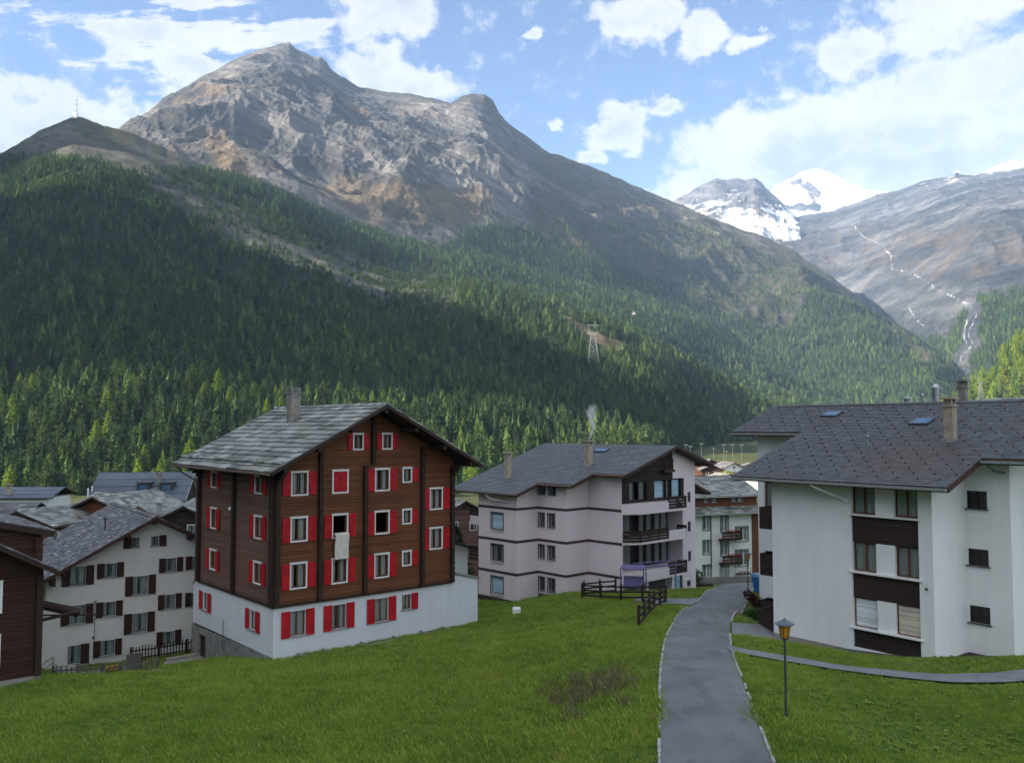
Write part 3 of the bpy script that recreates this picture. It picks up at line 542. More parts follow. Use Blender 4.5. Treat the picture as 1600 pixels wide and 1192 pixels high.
def conifer(seed, tiers, spikes, w_, rag=.5, h0=.10, droop=.09, power=.85, lean=0.0):
    r = random.Random(seed); mb = MB()
    for k in range(tiers):
        f = k / (tiers - 1); z = h0 + (1 - h0) * f ** .93; rad = w_ * max(.04, (1 - f) ** power) * r.uniform(.72, 1.18)
        if f < .12: rad *= .75
        ph = r.uniform(0, 6.28); ox, oy = r.uniform(-.1, .1) * rad, r.uniform(-.1, .1) * rad; dz = (1 - h0) / tiers * r.uniform(1.3, 2.3)
        n = max(4, int(spikes * (1 - .45 * f))); ring = []
        for i in range(2 * n):
            a = ph + math.pi * i / n + r.uniform(-.12, .12); q = rad * (r.uniform(.85, 1.2) if i % 2 == 0 else rag * r.uniform(.7, 1.2))
            ring.append((ox + q * math.cos(a), oy + q * math.sin(a), z - droop * q / w_ * (1 if i % 2 == 0 else .4) * r.uniform(.5, 1.4) + (0 if i % 2 else r.uniform(-.01, .01))))
        top = (ox * .5, oy * .5, min(1.0, z + dz))
        for i in range(2 * n): mb.poly([top, ring[i], ring[(i + 1) % (2 * n)]])
    return mb
def larchm(seed, w_, tufts=260):
    r = random.Random(seed); mb = MB()
    for k in range(tufts):
        f = r.random() ** .8; z = .14 + .86 * f; rr_ = w_ * (1 - f) ** .7 * (1.0 if f > .1 else .6) * r.uniform(.25, 1.08); a = r.uniform(0, 6.283)
        c0 = Vector((rr_ * math.cos(a), rr_ * math.sin(a), z - .05 * rr_ / w_)); q = w_ * .34 * r.uniform(.6, 1.2) * (1 - .6 * f)
        out = Vector((math.cos(a), math.sin(a), r.uniform(-.35, .5))).normalized(); sd = out.cross(Vector((r.uniform(-1, 1), r.uniform(-1, 1), r.uniform(-1, 1)))).normalized()
        up = out.cross(sd)
        tip = c0 + out * q
        mb.poly([c0 - out * q * .6, c0 + sd * q * .55, tip, c0 - sd * q * .5]); mb.poly([c0 - out * q * .5, c0 + up * q * .5, tip, c0 - up * q * .45])
    return mb
def trunk(r=.014, n=6):
    mb = MB(); mb.tube((0, 0, -.04), (0, 0, .5), r, r * .6, n=n); mb.tube((0, 0, .5), (0, 0, .95), r * .6, r * .12, n=n); return mb
pool = bpy.data.collections.new("tree_pool")       # prototypes for the far forest's scatter, not linked to the scene
def proto(name, mb, mat):
    full = MB(); full.v = list(mb.v); full.f = list(mb.f); full.m = [0] * len(mb.f)
    t_ = trunk(); o_ = len(full.v); full.v += t_.v; full.f += [tuple(i + o_ for i in f) for f in t_.f]; full.m += [1] * len(t_.f)
    o = bpy.data.objects.new(name, full.mesh(name, [mat, M['bark']])); pool.objects.link(o)
for i in range(3): proto('pine_tree', conifer(100 + i, 12 + i % 2, 9, .16 + .02 * (i % 3), .62, droop=.05), M['needle'])
for i in range(4): proto('larch_tree', larchm(120 + i, .17 + .02 * i, 170), M['needle'])
grasspool = bpy.data.collections.new("grass_pool")
def scatter_group(name, collection, lo=0.0):
    ng = bpy.data.node_groups.new(name, 'GeometryNodeTree')
    ng.interface.new_socket(name='Geometry', in_out='INPUT', socket_type='NodeSocketGeometry'); ng.interface.new_socket(name='Geometry', in_out='OUTPUT', socket_type='NodeSocketGeometry')
    gi, go = ng.nodes.new('NodeGroupInput'), ng.nodes.new('NodeGroupOutput'); ip = ng.nodes.new('GeometryNodeInstanceOnPoints'); ci = ng.nodes.new('GeometryNodeCollectionInfo')
    ci.inputs['Collection'].default_value = collection; ci.inputs['Separate Children'].default_value = True; ci.inputs['Reset Children'].default_value = True
    rv = ng.nodes.new('FunctionNodeRandomValue'); rv.data_type = 'FLOAT_VECTOR'; rv.inputs[0].default_value = (-.04, -.04, 0); rv.inputs[1].default_value = (.04, .04, 6.283)
    na = ng.nodes.new('GeometryNodeInputNamedAttribute'); na.data_type = 'FLOAT_VECTOR'; na.inputs[0].default_value = 'sc'
    ng.links.new(gi.outputs[0], ip.inputs['Points']); ng.links.new(ci.outputs[0], ip.inputs['Instance']); ip.inputs['Pick Instance'].default_value = True
    ng.links.new(rv.outputs[0], ip.inputs['Rotation']); ng.links.new(na.outputs[0], ip.inputs['Scale']); ng.links.new(ip.outputs[0], go.inputs[0]); return ng
def scatter(name, pts, sc, group, label, cat):
    me = bpy.data.meshes.new(name); me.vertices.add(len(pts)); me.vertices.foreach_set('co', np.asarray(pts, float).ravel())
    a = me.attributes.new('sc', 'FLOAT_VECTOR', 'POINT'); a.data.foreach_set('vector', np.asarray(sc, float).ravel())
    o = link(name, me); md = o.modifiers.new('scatter', 'NODES'); md.node_group = group; tag(o, label, cat, None, 'stuff'); return o
TREES = scatter_group('tree_scatter', pool)
rg = np.random.RandomState(5)
def on_surface(L, n, dens, smin=.02, smax=1.0, prange=None, ymin=0):
    P, s, X, Y, Z = L; sn = s[:, 0]; m1 = np.searchsorted(sn, 1.0) + 1; p0, p1 = prange or (P[0], P[-1])
    out = []; got = 0
    while got < n:
        k = 40000; p = rg.uniform(p0, p1, k); i = (p - P[0]) / (P[-1] - P[0]) * (len(P) - 1); q = rg.uniform(smin, smax, k); j = q * (m1 - 2)
        i0, j0 = np.minimum(i.astype(int), len(P) - 2), np.minimum(j.astype(int), m1 - 2); fi, fj = i - i0, j - j0
        bl = lambda A: (A[j0, i0] * (1 - fi) + A[j0, i0 + 1] * fi) * (1 - fj) + (A[j0 + 1, i0] * (1 - fi) + A[j0 + 1, i0 + 1] * fi) * fj
        x, y, z = bl(X), bl(Y), bl(Z); dY = (Y[m1 - 1] - Y[0])[i0]
        wgt = y * dY / (Y[m1 - 1].max() * (Y[m1 - 1] - Y[0]).max())
        px, py = survey(x, y, z); keep = (rg.rand(k) < wgt * dens(px, py, x, y, q)) & (y > ymin)
        out.append(np.stack([x, y, z], 1)[keep]); got += keep.sum()
    return np.concatenate(out)[:n]
PYL = (68.9, 730.0)
def d1(px, py, x, y, q):
    n = fbm(x / 45, y / 45, 61, 3); d = 1.0 - scree1(px, py) * np.clip(.22 - n * 1.1, .0, .6); d = d * (1 - .97 * ski1(px, py))
    top = py - np.interp(px, [-300, 0, 60, 118, 170, 230, 300, 345], [250, 258, 246, 236, 262, 275, 262, 262]); d = np.where(px < 345, d * sstep(-8, 30, top + 25 * n), d)
    d = d * (np.hypot(x - PYL[0], (y - PYL[1] + 14) / 2.2) > 13)
    return d * np.clip(.75 + n * 1.4, .12, 1)
a = np.concatenate([on_surface(L1, 44000, d1, prange=(-260, 1500), ymin=460), on_surface(L1, 8000, lambda *q: np.full(q[0].shape, 1.0), prange=(-60, 1150), smax=.3, ymin=325), on_surface(L1, 7000, d1, prange=(-60, 240), smin=.6)])
a = a[~((a[:, 1] < 325))]
px, py = survey(*a.T); hs = (6 + 10 * rg.rand(len(a)) ** 1.2) * np.interp(py, [230, 300, 450], [.7, 1.0, 1.0]) * (1 - .45 * scree1(px, py))
pts1, sc1 = a - np.array([0, 0, .6]), np.stack([hs * rg.uniform(1.0, 1.6, len(a))] * 2 + [hs], 1)
def d2(px, py, x, y, q):
    n = fbm(x / 60, y / 60, 63, 3); return np.clip(forest2(px, py) * np.clip(.9 + n, .2, 1) + .10 * (py > 350) * (px > 860), 0, 1) * np.clip(1.25 - .9 * sstep(1060, 1110, px) * sstep(1290, 1240, px), .2, 1)
a = on_surface(L2, 15000, d2, prange=(650, 1530), smax=.75)
hs = rg.uniform(9, 17, len(a)); pts1 = np.r_[pts1, a]; sc1 = np.r_[sc1, np.stack([hs * 1.1] * 2 + [hs], 1)]
a = on_surface(L3, 3000, lambda px, py, x, y, q: fr3f(px, py) * np.clip(.8 + fbm(x / 90, y / 90, 65, 3), .1, 1), prange=(1380, 1660), smax=.6) if False else None
scatter('forest', pts1, sc1, TREES, 'dark conifer forest covering the hill below the bare summit', 'forest')
P, s, X, Y, Z = L3
def d3(px, py, x, y, q): return sstep(-5, 12, py - np.interp(px, [1400, 1480, 1520, 1560, 1700], [540, 520, 462, 455, 440])) * sstep(8, 16, polyd(px, py, ST[1])) * np.clip(.8 + fbm(x / 90, y / 90, 65, 3), .1, 1)
a = on_surface(L3, 2500, d3, prange=(1380, 1680), smax=.7); hs = rg.uniform(10, 17, len(a))
scatter('forest', a, np.stack([hs * 1.1] * 2 + [hs], 1), TREES, 'distant conifers beside the stream at the valley head', 'forest')
a = on_surface(L6, 2600, lambda px, py, x, y, q: np.clip(.9 + fbm(x / 30, y / 30, 67, 3), .3, 1), prange=(1400, 2000)); hs = rg.uniform(9, 16, len(a))
spool = bpy.data.collections.new("light_tree_pool"); _p = pool; pool = spool
for i in range(3): proto('larch_tree', larchm(140 + i, .19, 150), M['larch'])
for i in range(2): proto('pine_tree', conifer(150 + i, 11, 8, .17, .45), M['needle'])
scatter('forest', a, np.stack([hs * 1.25] * 2 + [hs], 1), scatter_group('light_tree_scatter', spool), 'sunlit pale green forest on the spur at the far right', 'forest'); pool = _p

# the trees along the near edge of the forest, one by one
SPR = [(conifer(200 + i, 20, 11, .15 + .015 * (i % 3), .42).mesh('crown', M['spruce'])) for i in range(4)]
LAR = [(larchm(220 + i, .17 + .02 * (i % 2), 420).mesh('crown', M['larch'])) for i in range(3)]
MIX = [(larchm(240 + i, .16, 420).mesh('crown', M['needle'])) for i in range(2)]
TRK = trunk(.016, 7).mesh('trunk', M['bark'])
P, s, X1, Y1, Z1 = L1
def hill_z(x, y):
    p = 800 + 1350 * (x / y) * .985; i = int(np.clip(np.searchsorted(L1[0], p), 1, len(L1[0]) - 1)); j = np.argmin(np.abs(Y1[:, i] - y))
    return float(max(np.interp(y, Y1[:171, i], Z1[:171, i]), gz(x, y)))
def tree(kind, x, y, h, label, group, z=None, wide=1.0):
    mesh = rnd.choice({'spruce': SPR, 'larch': LAR, 'mixed': MIX}[kind]); nm = 'larch_tree' if kind == 'larch' else 'spruce_tree' if kind == 'spruce' else 'pine_tree'
    t_ = thing(nm, label, 'tree', (x, y, (hill_z(x, y) if z is None else z)), rnd.uniform(0, 6.28), group)
    c_ = link('crown', mesh, t_); k_ = link('trunk', TRK, t_); sx = h * rnd.uniform(1.2, 1.75) * wide
    c_.scale = (sx, sx, h); k_.scale = (sx, sx, h); return t_
cells = []
for iy in range(16):
    y = 330 + iy * 10.5
    for ix in range(60):
        x = -.64 * y + ix * 9.6 + rnd.uniform(-3.6, 3.6); yy = y + rnd.uniform(-4, 4)
        if -.63 < x / yy < -.045: cells.append((x, yy))
rnd.shuffle(cells); cells = cells[:300]
for x, y in cells:
    lit = y > 372
    k = rnd.choices(['spruce', 'larch', 'mixed'], [.42, .30, .28])[0]
    tree(k, x, y, rnd.uniform(10, 16), {'spruce': 'dark spruce at the near edge of the forest behind the village', 'larch': 'light green larch at the near edge of the forest behind the village', 'mixed': 'mid green pine at the near edge of the forest behind the village'}[k], 'trees along the near edge of the forest')
# ------------------------------------------------------------------ building kit
class Fr:                               # a wall plane: origin, direction along the wall, outward normal (local xy), height z
    def __init__(s, o, d, n): s.o, s.d, s.n = o, d, n
    def P(s, u, z, out=0.0): return (s.o[0] + s.d[0] * u + s.n[0] * out, s.o[1] + s.d[1] * u + s.n[1] * out, z)
def fbox(mb, fr, u0, u1, z0, z1, o0, o1, m=0):
    P = fr.P; mb.hexa([P(u0, z0, o0), P(u1, z0, o0), P(u1, z0, o1), P(u0, z0, o1), P(u0, z1, o0), P(u1, z1, o0), P(u1, z1, o1), P(u0, z1, o1)], m)
def wall(mb, fr, u0, u1, z0, top, holes=(), reveal=.2, m=0):
    top = [(u0, top), (u1, top)] if not isinstance(top, list) else top
    tu, tz = zip(*top); T = lambda u: float(np.interp(u, tu, tz))
    us = sorted(set([u0, u1] + [h[i] for h in holes for i in (0, 1)] + [u for u in tu if u0 < u < u1])); P = fr.P
    for a, b_ in zip(us[:-1], us[1:]):
        if b_ - a < 1e-6: continue
        c_ = (a + b_) / 2; hs = sorted([h for h in holes if h[0] < c_ < h[1]], key=lambda h: h[2]); z = z0
        for h in hs:
            if h[2] > z + 1e-6: mb.poly([P(a, z), P(b_, z), P(b_, h[2]), P(a, h[2])], m)
            z = h[3]
        mb.poly([P(a, z), P(b_, z), P(b_, T(b_)), P(a, T(a))], m)
    for h in holes:
        a, b_, z, q = h[:4]; r = -(h[4] if len(h) > 4 else reveal)
        for p1, p2 in (((a, z), (b_, z)), ((b_, z), (b_, q)), ((b_, q), (a, q)), ((a, q), (a, z))):
            mb.poly([P(*p1), P(*p2), P(*p2, r), P(*p1, r)], m)
def shutter(fr, u0, u1, z0, z1, mat, parent, out=.05):
    mb = MB(); fbox(mb, fr, u0, u1, z0, z1, out, out + .022); w_ = min(.06, (u1 - u0) * .2)
    for a, b_, c_, d in ((u0, u0 + w_, z0, z1), (u1 - w_, u1, z0, z1), (u0 + w_, u1 - w_, z0, z0 + .08), (u0 + w_, u1 - w_, z1 - .08, z1), (u0 + w_, u1 - w_, (z0 + z1) / 2 - .04, (z0 + z1) / 2 + .04)):
        fbox(mb, fr, a, b_, c_, d, out + .022, out + .04)
    n = max(2, int((u1 - u0 - 2 * w_) / .1))
    for i in range(n):
        a = u0 + w_ + (u1 - u0 - 2 * w_) * (i + .12) / n; b_ = u0 + w_ + (u1 - u0 - 2 * w_) * (i + .88) / n
        fbox(mb, fr, a, b_, z0 + .08, z1 - .08, out + .022, out + .03)
    return put('shutter', mb, mat, parent)
def window(fr, u0, u1, z0, z1, parent, case=None, cw=.09, sash='sash', mull=1, trans=0, sh='', shw=.5, shm='redp', sill=None, curt=1, blind_or_reflection=None, rev=.2, open_=False, closed=False, shz=0.0):
    """a window in a hole (u0,u1,z0,z1): casing and sash are its frame, then glass, curtain, sill and shutters"""
    P = fr.P; mb = MB(); d = rev - .07
    if case:
        for a, b_, c_, e in ((u0 - cw, u0, z0 - cw, z1 + cw), (u1, u1 + cw, z0 - cw, z1 + cw), (u0, u1, z1, z1 + cw), (u0, u1, z0 - cw, z0)): fbox(mb, fr, a, b_, c_, e, -.03, .045, 1)
        fbox(mb, fr, u0 - cw - .03, u1 + cw + .03, z1 + cw, z1 + cw + .03, -.03, .07, 1)
    s_ = .055
    for a, b_, c_, e in ((u0, u0 + s_, z0, z1), (u1 - s_, u1, z0, z1), (u0 + s_, u1 - s_, z1 - s_, z1), (u0 + s_, u1 - s_, z0, z0 + s_)): fbox(mb, fr, a, b_, c_, e, -d - .05, -d + .012)
    if not open_:
        for k in range(mull):
            c_ = u0 + (u1 - u0) * (k + 1) / (mull + 1); fbox(mb, fr, c_ - .045, c_ + .045, z0 + s_, z1 - s_, -d - .045, -d + .008)
        if trans:
            for k in range(trans): zt = z0 + (z1 - z0) * (k + 1) / (trans + 1); fbox(mb, fr, u0 + s_, u1 - s_, zt - .015, zt + .015, -d - .04, -d + .002)
    win = put('window', mb, [M[sash], M[case or sash]], parent)
    g = MB(); g.poly([P(u0 + s_, z0 + s_, -d - .02), P(u1 - s_, z0 + s_, -d - .02), P(u1 - s_, z1 - s_, -d - .02), P(u0 + s_, z1 - s_, -d - .02)])
    if not open_ and not closed and not blind_or_reflection: put('pane', g, M['glass'], win)
    if blind_or_reflection:
        q = MB(); fbox(q, fr, u0 + s_, u1 - s_, z0 + s_, z1 - s_, -d - .03, -d - .015); put('blind', q, M[blind_or_reflection], win)  # holds real roller blinds and the painted blue sky reflection
    elif curt and not closed:
        q = MB(); r_ = random.Random(int(u0 * 100) + int(z0 * 31))
        spans = [(u0 + .03, u0 + (u1 - u0) * r_.uniform(.30, .47)), (u1 - (u1 - u0) * r_.uniform(.30, .47), u1 - .03)] if curt == 1 else [(u0 + .03, u1 - .03)]
        for a, b_ in spans:
            n = max(6, int((b_ - a) / .035)); pr = None
            for i in range(n + 1):
                u = a + (b_ - a) * i / n; o = -d - .11 - .03 * math.sin(i * 1.9) - .01 * r_.random()
                if pr: q.poly([P(pr[0], z0 + .04, pr[1]), P(u, z0 + .04, o), P(u, z1 - .03, o), P(pr[0], z1 - .03, pr[1])])
                pr = (u, o)
        put('curtain', q, M['curt'], win)
    if sill:
        q = MB(); e = cw if case else .06; fbox(q, fr, u0 - e - .02, u1 + e + .02, z0 - (cw if case else 0) - .05, z0 - (cw if case else 0) - .0, -.02, .11); put('sill', q, M[sill], win)
    e = (cw if case else 0) + .01
    if 'L' in sh: shutter(fr, u0 - e - shw, u0 - e, z0 - .06 + shz, z1 + .06, M[shm], win)
    if 'R' in sh: shutter(fr, u1 + e, u1 + e + shw, z0 - .06 + shz, z1 + .06, M[shm], win)
    if closed:
        c_ = (u0 + u1) / 2; shutter(fr, u0 + .01, c_ - .005, z0 + .01, z1 - .01, M[shm], win, -.02); shutter(fr, c_ + .005, u1 - .01, z0 + .01, z1 - .01, M[shm], win, -.02)
    return win
def slope_plane(O, e, s):
    """local roof plane: O at the eave corner, e along the eave, s up the slope (unit vectors)"""
    e, s = Vector(e).normalized(), Vector(s).normalized(); n = e.cross(s); n = n if n.z > 0 else -n
    return Vector(O), e, s, n.normalized()
def tiles(mb, pl, rects, tw, th, thick, seed=0, jit=.25, m=0, lift=.0, rag=0.0):
    O, e, s, n = pl; r = random.Random(seed); v0 = min(q[2] for q in rects); v1 = max(q[3] for q in rects); k = 0; v = v0
    while v < v1 - .02:
        iv = sorted([(q[0], q[1]) for q in rects if q[2] <= v + .05 and q[3] > v + .05]); run = []
        for a, b_ in iv:
            if run and a <= run[-1][1] + 1e-3: run[-1][1] = max(run[-1][1], b_)
            else: run.append([a, b_])
        for a, b_ in run:
            u = a - (tw * .5 if k % 2 else 0)
            while u < b_ - .02:
                w_ = tw * r.uniform(1 - jit, 1 + jit); ua, ub = max(u, a), min(u + w_, b_)
                if ub - ua > .04:
                    dz0, dz1 = thick * r.uniform(.8, 1.25), thick * r.uniform(.8, 1.25); dv = r.uniform(-rag, rag); gap = .006
                    ve = min(v + th * 1.35, v1 + .02); lo = v - .03 + dv
                    a0, a1 = O + e * (ua + gap) + s * lo, O + e * (ub - gap) + s * (lo + r.uniform(-rag, rag) * .6); b1_, b0 = O + e * (ub - gap) + s * ve, O + e * (ua + gap) + s * ve
                    t0, t1 = a0 + n * (lift + dz0 + .02), a1 + n * (lift + dz1 + .02); base = n * (lift + .0)
                    mb_v = [a0 + base, a1 + base, b1_ + base, b0 + base, t0, t1, b1_ + n * (lift + .012), b0 + n * (lift + .012)]
                    i = len(mb.v); mb.v += [tuple(p) for p in mb_v]
                    for f in ((4, 5, 6, 7), (0, 1, 5, 4), (1, 2, 6, 5), (3, 0, 4, 7)): mb.f.append(tuple(i + q for q in f)); mb.m.append(m)
                u += w_
        v += th; k += 1
def deck(mb, pl, rects, t_=.2, m=0, drop=.0):
    O, e, s, n = pl
    for u0, u1, v0, v1 in rects:
        q = [O + e * a + s * b_ for a, b_ in ((u0, v0), (u1, v0), (u1, v1), (u0, v1))]
        mb.hexa([p - n * (t_ + drop) for p in q] + [p - n * drop for p in q], m)
def chimney(parent_or_none, x, y, zb, zt, wx, wy, mat, cap='slabs', name='chimney'):
    mb = MB(); mb.box(x - wx / 2, x + wx / 2, y - wy / 2, y + wy / 2, zb, zt, 0); mb.box(x - wx / 2 - .12, x + wx / 2 + .12, y - wy / 2 - .12, y + wy / 2 + .12, zb, zb + .35, 1)
    if cap == 'slabs':
        for k in range(3):
            z = zt + .16 * k; mb.box(x - wx / 2 - .1 + .03 * k, x + wx / 2 + .1 - .03 * k, y - wy / 2 - .1 + .03 * k, y + wy / 2 + .1 - .03 * k, z, z + .06, 2)
            if k < 2:
                for a in (-1, 1):
                    for b_ in (-1, 1): mb.box(x + a * (wx / 2 - .1) - .07, x + a * (wx / 2 - .1) + .07, y + b_ * (wy / 2 - .1) - .07, y + b_ * (wy / 2 - .1) + .07, z + .06, z + .16, 2)
    else:
        mb.box(x - wx / 2 - .06, x + wx / 2 + .06, y - wy / 2 - .06, y + wy / 2 + .06, zt, zt + .1, 2)
        for a in (-1, 1):
            for b_ in (-1, 0, 1): mb.box(x + a * (wx / 2 - .06) - .06, x + a * (wx / 2 - .06) + .06, y + b_ * (wy / 2 - .08) - .05, y + b_ * (wy / 2 - .08) + .05, zt + .1, zt + .38, 2)
        mb.box(x - wx / 2 - .1, x + wx / 2 + .1, y - wy / 2 - .1, y + wy / 2 + .1, zt + .38, zt + .48, 2)
    return put(name, mb, [mat, M['gutterg'], M['sill'] if cap == 'slabs' else mat], parent_or_none)
def gutter(parent, p0, p1, mat, r=.075):
    mb = MB(); mb.tube(p0, p1, r, n=8); return put('gutter', mb, M[mat], parent)
def gable_roof(parent, rx, rz, m_, xL, xR, y0, y1, tile, tw, th, thick, seed, tim='trim', gut='gutter', jit=.25, rag=.02, purl=None, dk=.2):
    """ridge along local y at x=rx, height rz; falls with slope m_ to x=xL and x=xR"""
    roofm, dm = MB(), MB(); c_ = math.sqrt(1 + m_ * m_)
    for sg, xe in ((1, xL), (-1, xR)):
        if abs(rx - xe) < .3: continue
        L_ = abs(rx - xe) * c_; ze = rz - m_ * abs(rx - xe); O = (xe, y0, ze)
        pl = slope_plane(O, (0, 1, 0), (sg, 0, m_)); tiles(roofm, pl, [(0, y1 - y0, 0, L_)], tw, th, thick, seed, jit, 0, 0, rag); deck(dm, pl, [(0, y1 - y0, .02, L_ - .01)], dk, 0)
        gutter(parent, (xe - sg * .06, y0 + .05, ze - .1), (xe - sg * .06, y1 - .05, ze - .1), gut)
    nb = max(2, int((y1 - y0) / .5)); r = random.Random(seed)
    for k in range(nb):
        a, b_ = y0 + (y1 - y0) * k / nb, y0 + (y1 - y0) * (k + 1) / nb - .01
        for sg in (-1, 1): roofm.hexa([(rx, a, rz + .06), (rx, b_, rz + .06), (rx + sg * .24, b_, rz + .05 - .24 * m_), (rx + sg * .24, a, rz + .05 - .24 * m_), (rx, a, rz + .11), (rx, b_, rz + .11 + r.uniform(0, .02)), (rx + sg * .25, b_, rz + .10 - .24 * m_), (rx + sg * .25, a, rz + .10 - .24 * m_)], 0)
    ro = put('roof', roofm, M[tile], parent); put('roof_timber', dm, M[tim], parent)
    if purl:
        for px_ in purl: pm = MB(); zz = rz - m_ * abs(rx - px_) - dk * 1.05 - .11 * m_; pm.box(px_ - .11, px_ + .11, y0 + .12, y0 + (1.9 if y1 - y0 > 5 else 1.0), zz - .26, zz - .01); put('purlin', pm, M[tim], parent)
    return ro

# ------------------------------------------------------------------ 1. brown timber house with red shutters
H = thing('timber_house', 'tall brown timber house with red shutters, white ground floor and stone slab roof', 'house', (-13.637, 50.0, 0), R(40.6))
F_ = Fr((0, 0), (1, 0), (0, -1)); S_ = Fr((0, 0), (0, 1), (-1, 0))
W1, D1 = 12.73, 11.35; rx, rz, sl = 6.36, 1.42, .517
roof_z = lambda x: rz - .30 - sl * abs(x - rx)
fw, hp = [], []
def Fw(u0, u1, z0, z1, **k): fw.append((u0, u1, z0, z1, k))
for zt, zb_ in ((-2.55, -4.0), (-5.2, -6.68), (-7.85, -9.4)):
    for i, (a, b_) in enumerate(((.95, 2.09), (3.65, 4.79), (6.62, 7.76))):
        k = dict(sh='LR')
        if zt == -2.55 and i == 1: k = dict(closed=True)
        if zt == -5.2 and i > 0: k = dict(sh='LR', open_=True, curt=0)
        Fw(a + .1, b_ - .1, zb_ + .1, zt - .1, **k)
    Fw(8.69 + .1, 9.44 - .1, zt - 1.0 + .1, zt - .1, sh='R', shw=.42, mull=0)
for zt in (-3.95, -6.54): Fw(10.79 + .1, 11.9 - .1, zt - 1.36, zt - .1, sh='LR')
Fw(5.03 + .1, 5.82 - .1, -1.3, -.44, sh='LR', shw=.34, mull=1); Fw(7.12 + .1, 7.93 - .1, -1.3, -.44, sh='LR', shw=.34)
wl = MB(); tops = [(-.0, roof_z(0)), (rx, roof_z(rx)), (W1, roof_z(W1))]
wall(wl, F_, 0, W1, -10.27, tops, [(a, b_, z0, z1) for a, b_, z0, z1, k in fw]); wall(wl, Fr((0, D1), (1, 0), (0, 1)), 0, W1, -10.27, tops)
wall(wl, Fr((W1, 0), (0, 1), (1, 0)), 0, D1, -10.27, roof_z(W1)); wl.poly([(0, 0, -10.27), (W1, 0, -10.27), (W1, D1, -10.27), (0, D1, -10.27)]); put('wall', wl, M['log'], H)
for a, b_, z0, z1, k in fw: window(F_, a, b_, z0, z1, H, case='whitep', **k)
sw = []
for z0, z1 in ((-3.85, -2.95), (-6.5, -5.3), (-9.15, -8.0)):
    sw += [(1.65, 2.65, z0, z1, dict(sh='LR')), (8.45, 9.4, z0, z1, dict(sh='LR'))]
ls = MB(); wall(ls, S_, 0, D1, -10.27, roof_z(0), [q[:4] for q in sw]); put('wall', ls, M['logL'], H)
for a, b_, z0, z1, k in sw: window(S_, a, b_, z0, z1, H, case='whitep', **k)
# stacked log ends that mark the inner walls
def logcol(fr, u, z0, z1, w_=.26, out=.26, name='log_end_post'):
    mb = MB(); z = z0; k = 0
    while z < z1 - .05: fbox(mb, fr, u - w_ / 2 + (.012 if k % 2 else 0), u + w_ / 2 - (.012 if k % 2 else 0), z + .006, min(z + .2, z1), .0, out - (.02 if k % 2 else 0)); z += .2; k += 1
    return put(name, mb, M['trim'], H)
for u, z0, z1 in ((.12, -10.25, -2.6), (2.86, -10.25, -1.3), (5.93, -10.25, -2.35), (6.47, -2.3, .75), (10.2, -10.25, -1.25), (12.62, -10.25, -2.7)): logcol(F_, u, z0, z1)
for u in (.14, 5.5, 11.2): logcol(S_, u, -10.25, -2.65)
for u, n_ in ((.12, F_), (12.6, F_), (.14, S_), (11.2, S_)):
    mb = MB()
    for k in range(4): fbox(mb, n_, u - .13, u + .13, -2.65 - .2 * k, -2.47 - .2 * k, .1, 1.1 - .25 * k)
    put('eave_bracket', mb, M['trim'], H)
# white rendered ground floor with its stone foot
bs = MB(); gw = [(1.08, 2.06, -12.08, -10.68, 'LR'), (3.78, 4.75, -12.08, -10.68, 'LR'), (6.76, 7.76, -12.08, -10.68, 'LR'), (8.78, 9.48, -11.6, -10.68, 'R')]
BF = Fr((0, .1), (1, 0), (0, -1)); BS = Fr((.06, 0), (0, 1), (-1, 0))
wall(bs, BF, .06, 14.95, -13.9, [(.06, -10.27), (W1, -10.27), (W1 + .001, -9.75), (14.95, -10.33)], [q[:4] for q in gw]); lw = [(2.35, 3.3, -12.0, -10.9, 'LR'), (9.75, 10.7, -12.0, -10.9, 'LR')]
wall(bs, BS, .1, 12.4, -13.15, -10.27, [q[:4] for q in lw]); wall(bs, Fr((.06, 12.4), (1, 0), (0, 1)), 0, 14.9, -16.5, -10.27); wall(bs, Fr((14.95, .1), (0, 1), (1, 0)), 0, 9, -13.9, -10.33)
bs.poly([(.06, .1, -10.272), (W1, .1, -10.272), (W1, 12.4, -10.272), (.06, 12.4, -10.272)])
put('ground_floor_wall', bs, M['base'], H)
for a, b_, z0, z1, s_ in gw: window(BF, a, b_, z0, z1, H, sash='sash', sh=s_, shw=.55 if a < 8 else .5, sill='sill')
for a, b_, z0, z1, s_ in lw: window(BS, a, b_, z0, z1, H, sash='sash', sh=s_, shw=.5, sill='sill')
st_ = MB(); wall(st_, Fr((.0, 0), (0, 1), (-1, 0)), .12, 12.46, -17, [(0.12, -13.1), (12.46, -13.25)], [(10.0, 11.2, -15.2, -13.7)]); wall(st_, Fr((0, 12.46), (1, 0), (0, 1)), 0, 3, -17, -13.25); put('stone_foundation', st_, M['stonew'], H)
mb = MB(); fbox(mb, S_, 10.02, 11.18, -15.2, -13.72, -.22, -.14); put('cellar_door', mb, M['trim'], H)
mb = MB(); mb.hexa([(W1 + .02, -.02, -9.72), (15.15, -.02, -10.34), (15.15, 9.2, -10.34), (W1 + .02, 9.2, -9.72), (W1 + .02, -.02, -9.62), (15.15, -.02, -10.24), (15.15, 9.2, -10.24), (W1 + .02, 9.2, -9.62)]); put('lean_to_roof', mb, M['slab'], H)
mb = MB(); fbox(mb, F_, 0, W1, -10.33, -10.21, -.0, .06); fbox(mb, S_, 0, D1 + .05, -10.33, -10.21, 0, .06); put('drip_board', mb, M['trim'], H)
gable_roof(H, rx, rz, sl, -1.2, 13.85, -1.9, 13.4, 'slab', .92, .56, .075, 3, purl=(-.2, 1.9, 4.1, rx, 8.6, 10.8, 12.9), jit=.35, rag=.04, gut='gutter')
mb = MB()                                # snow board on the lowest courses
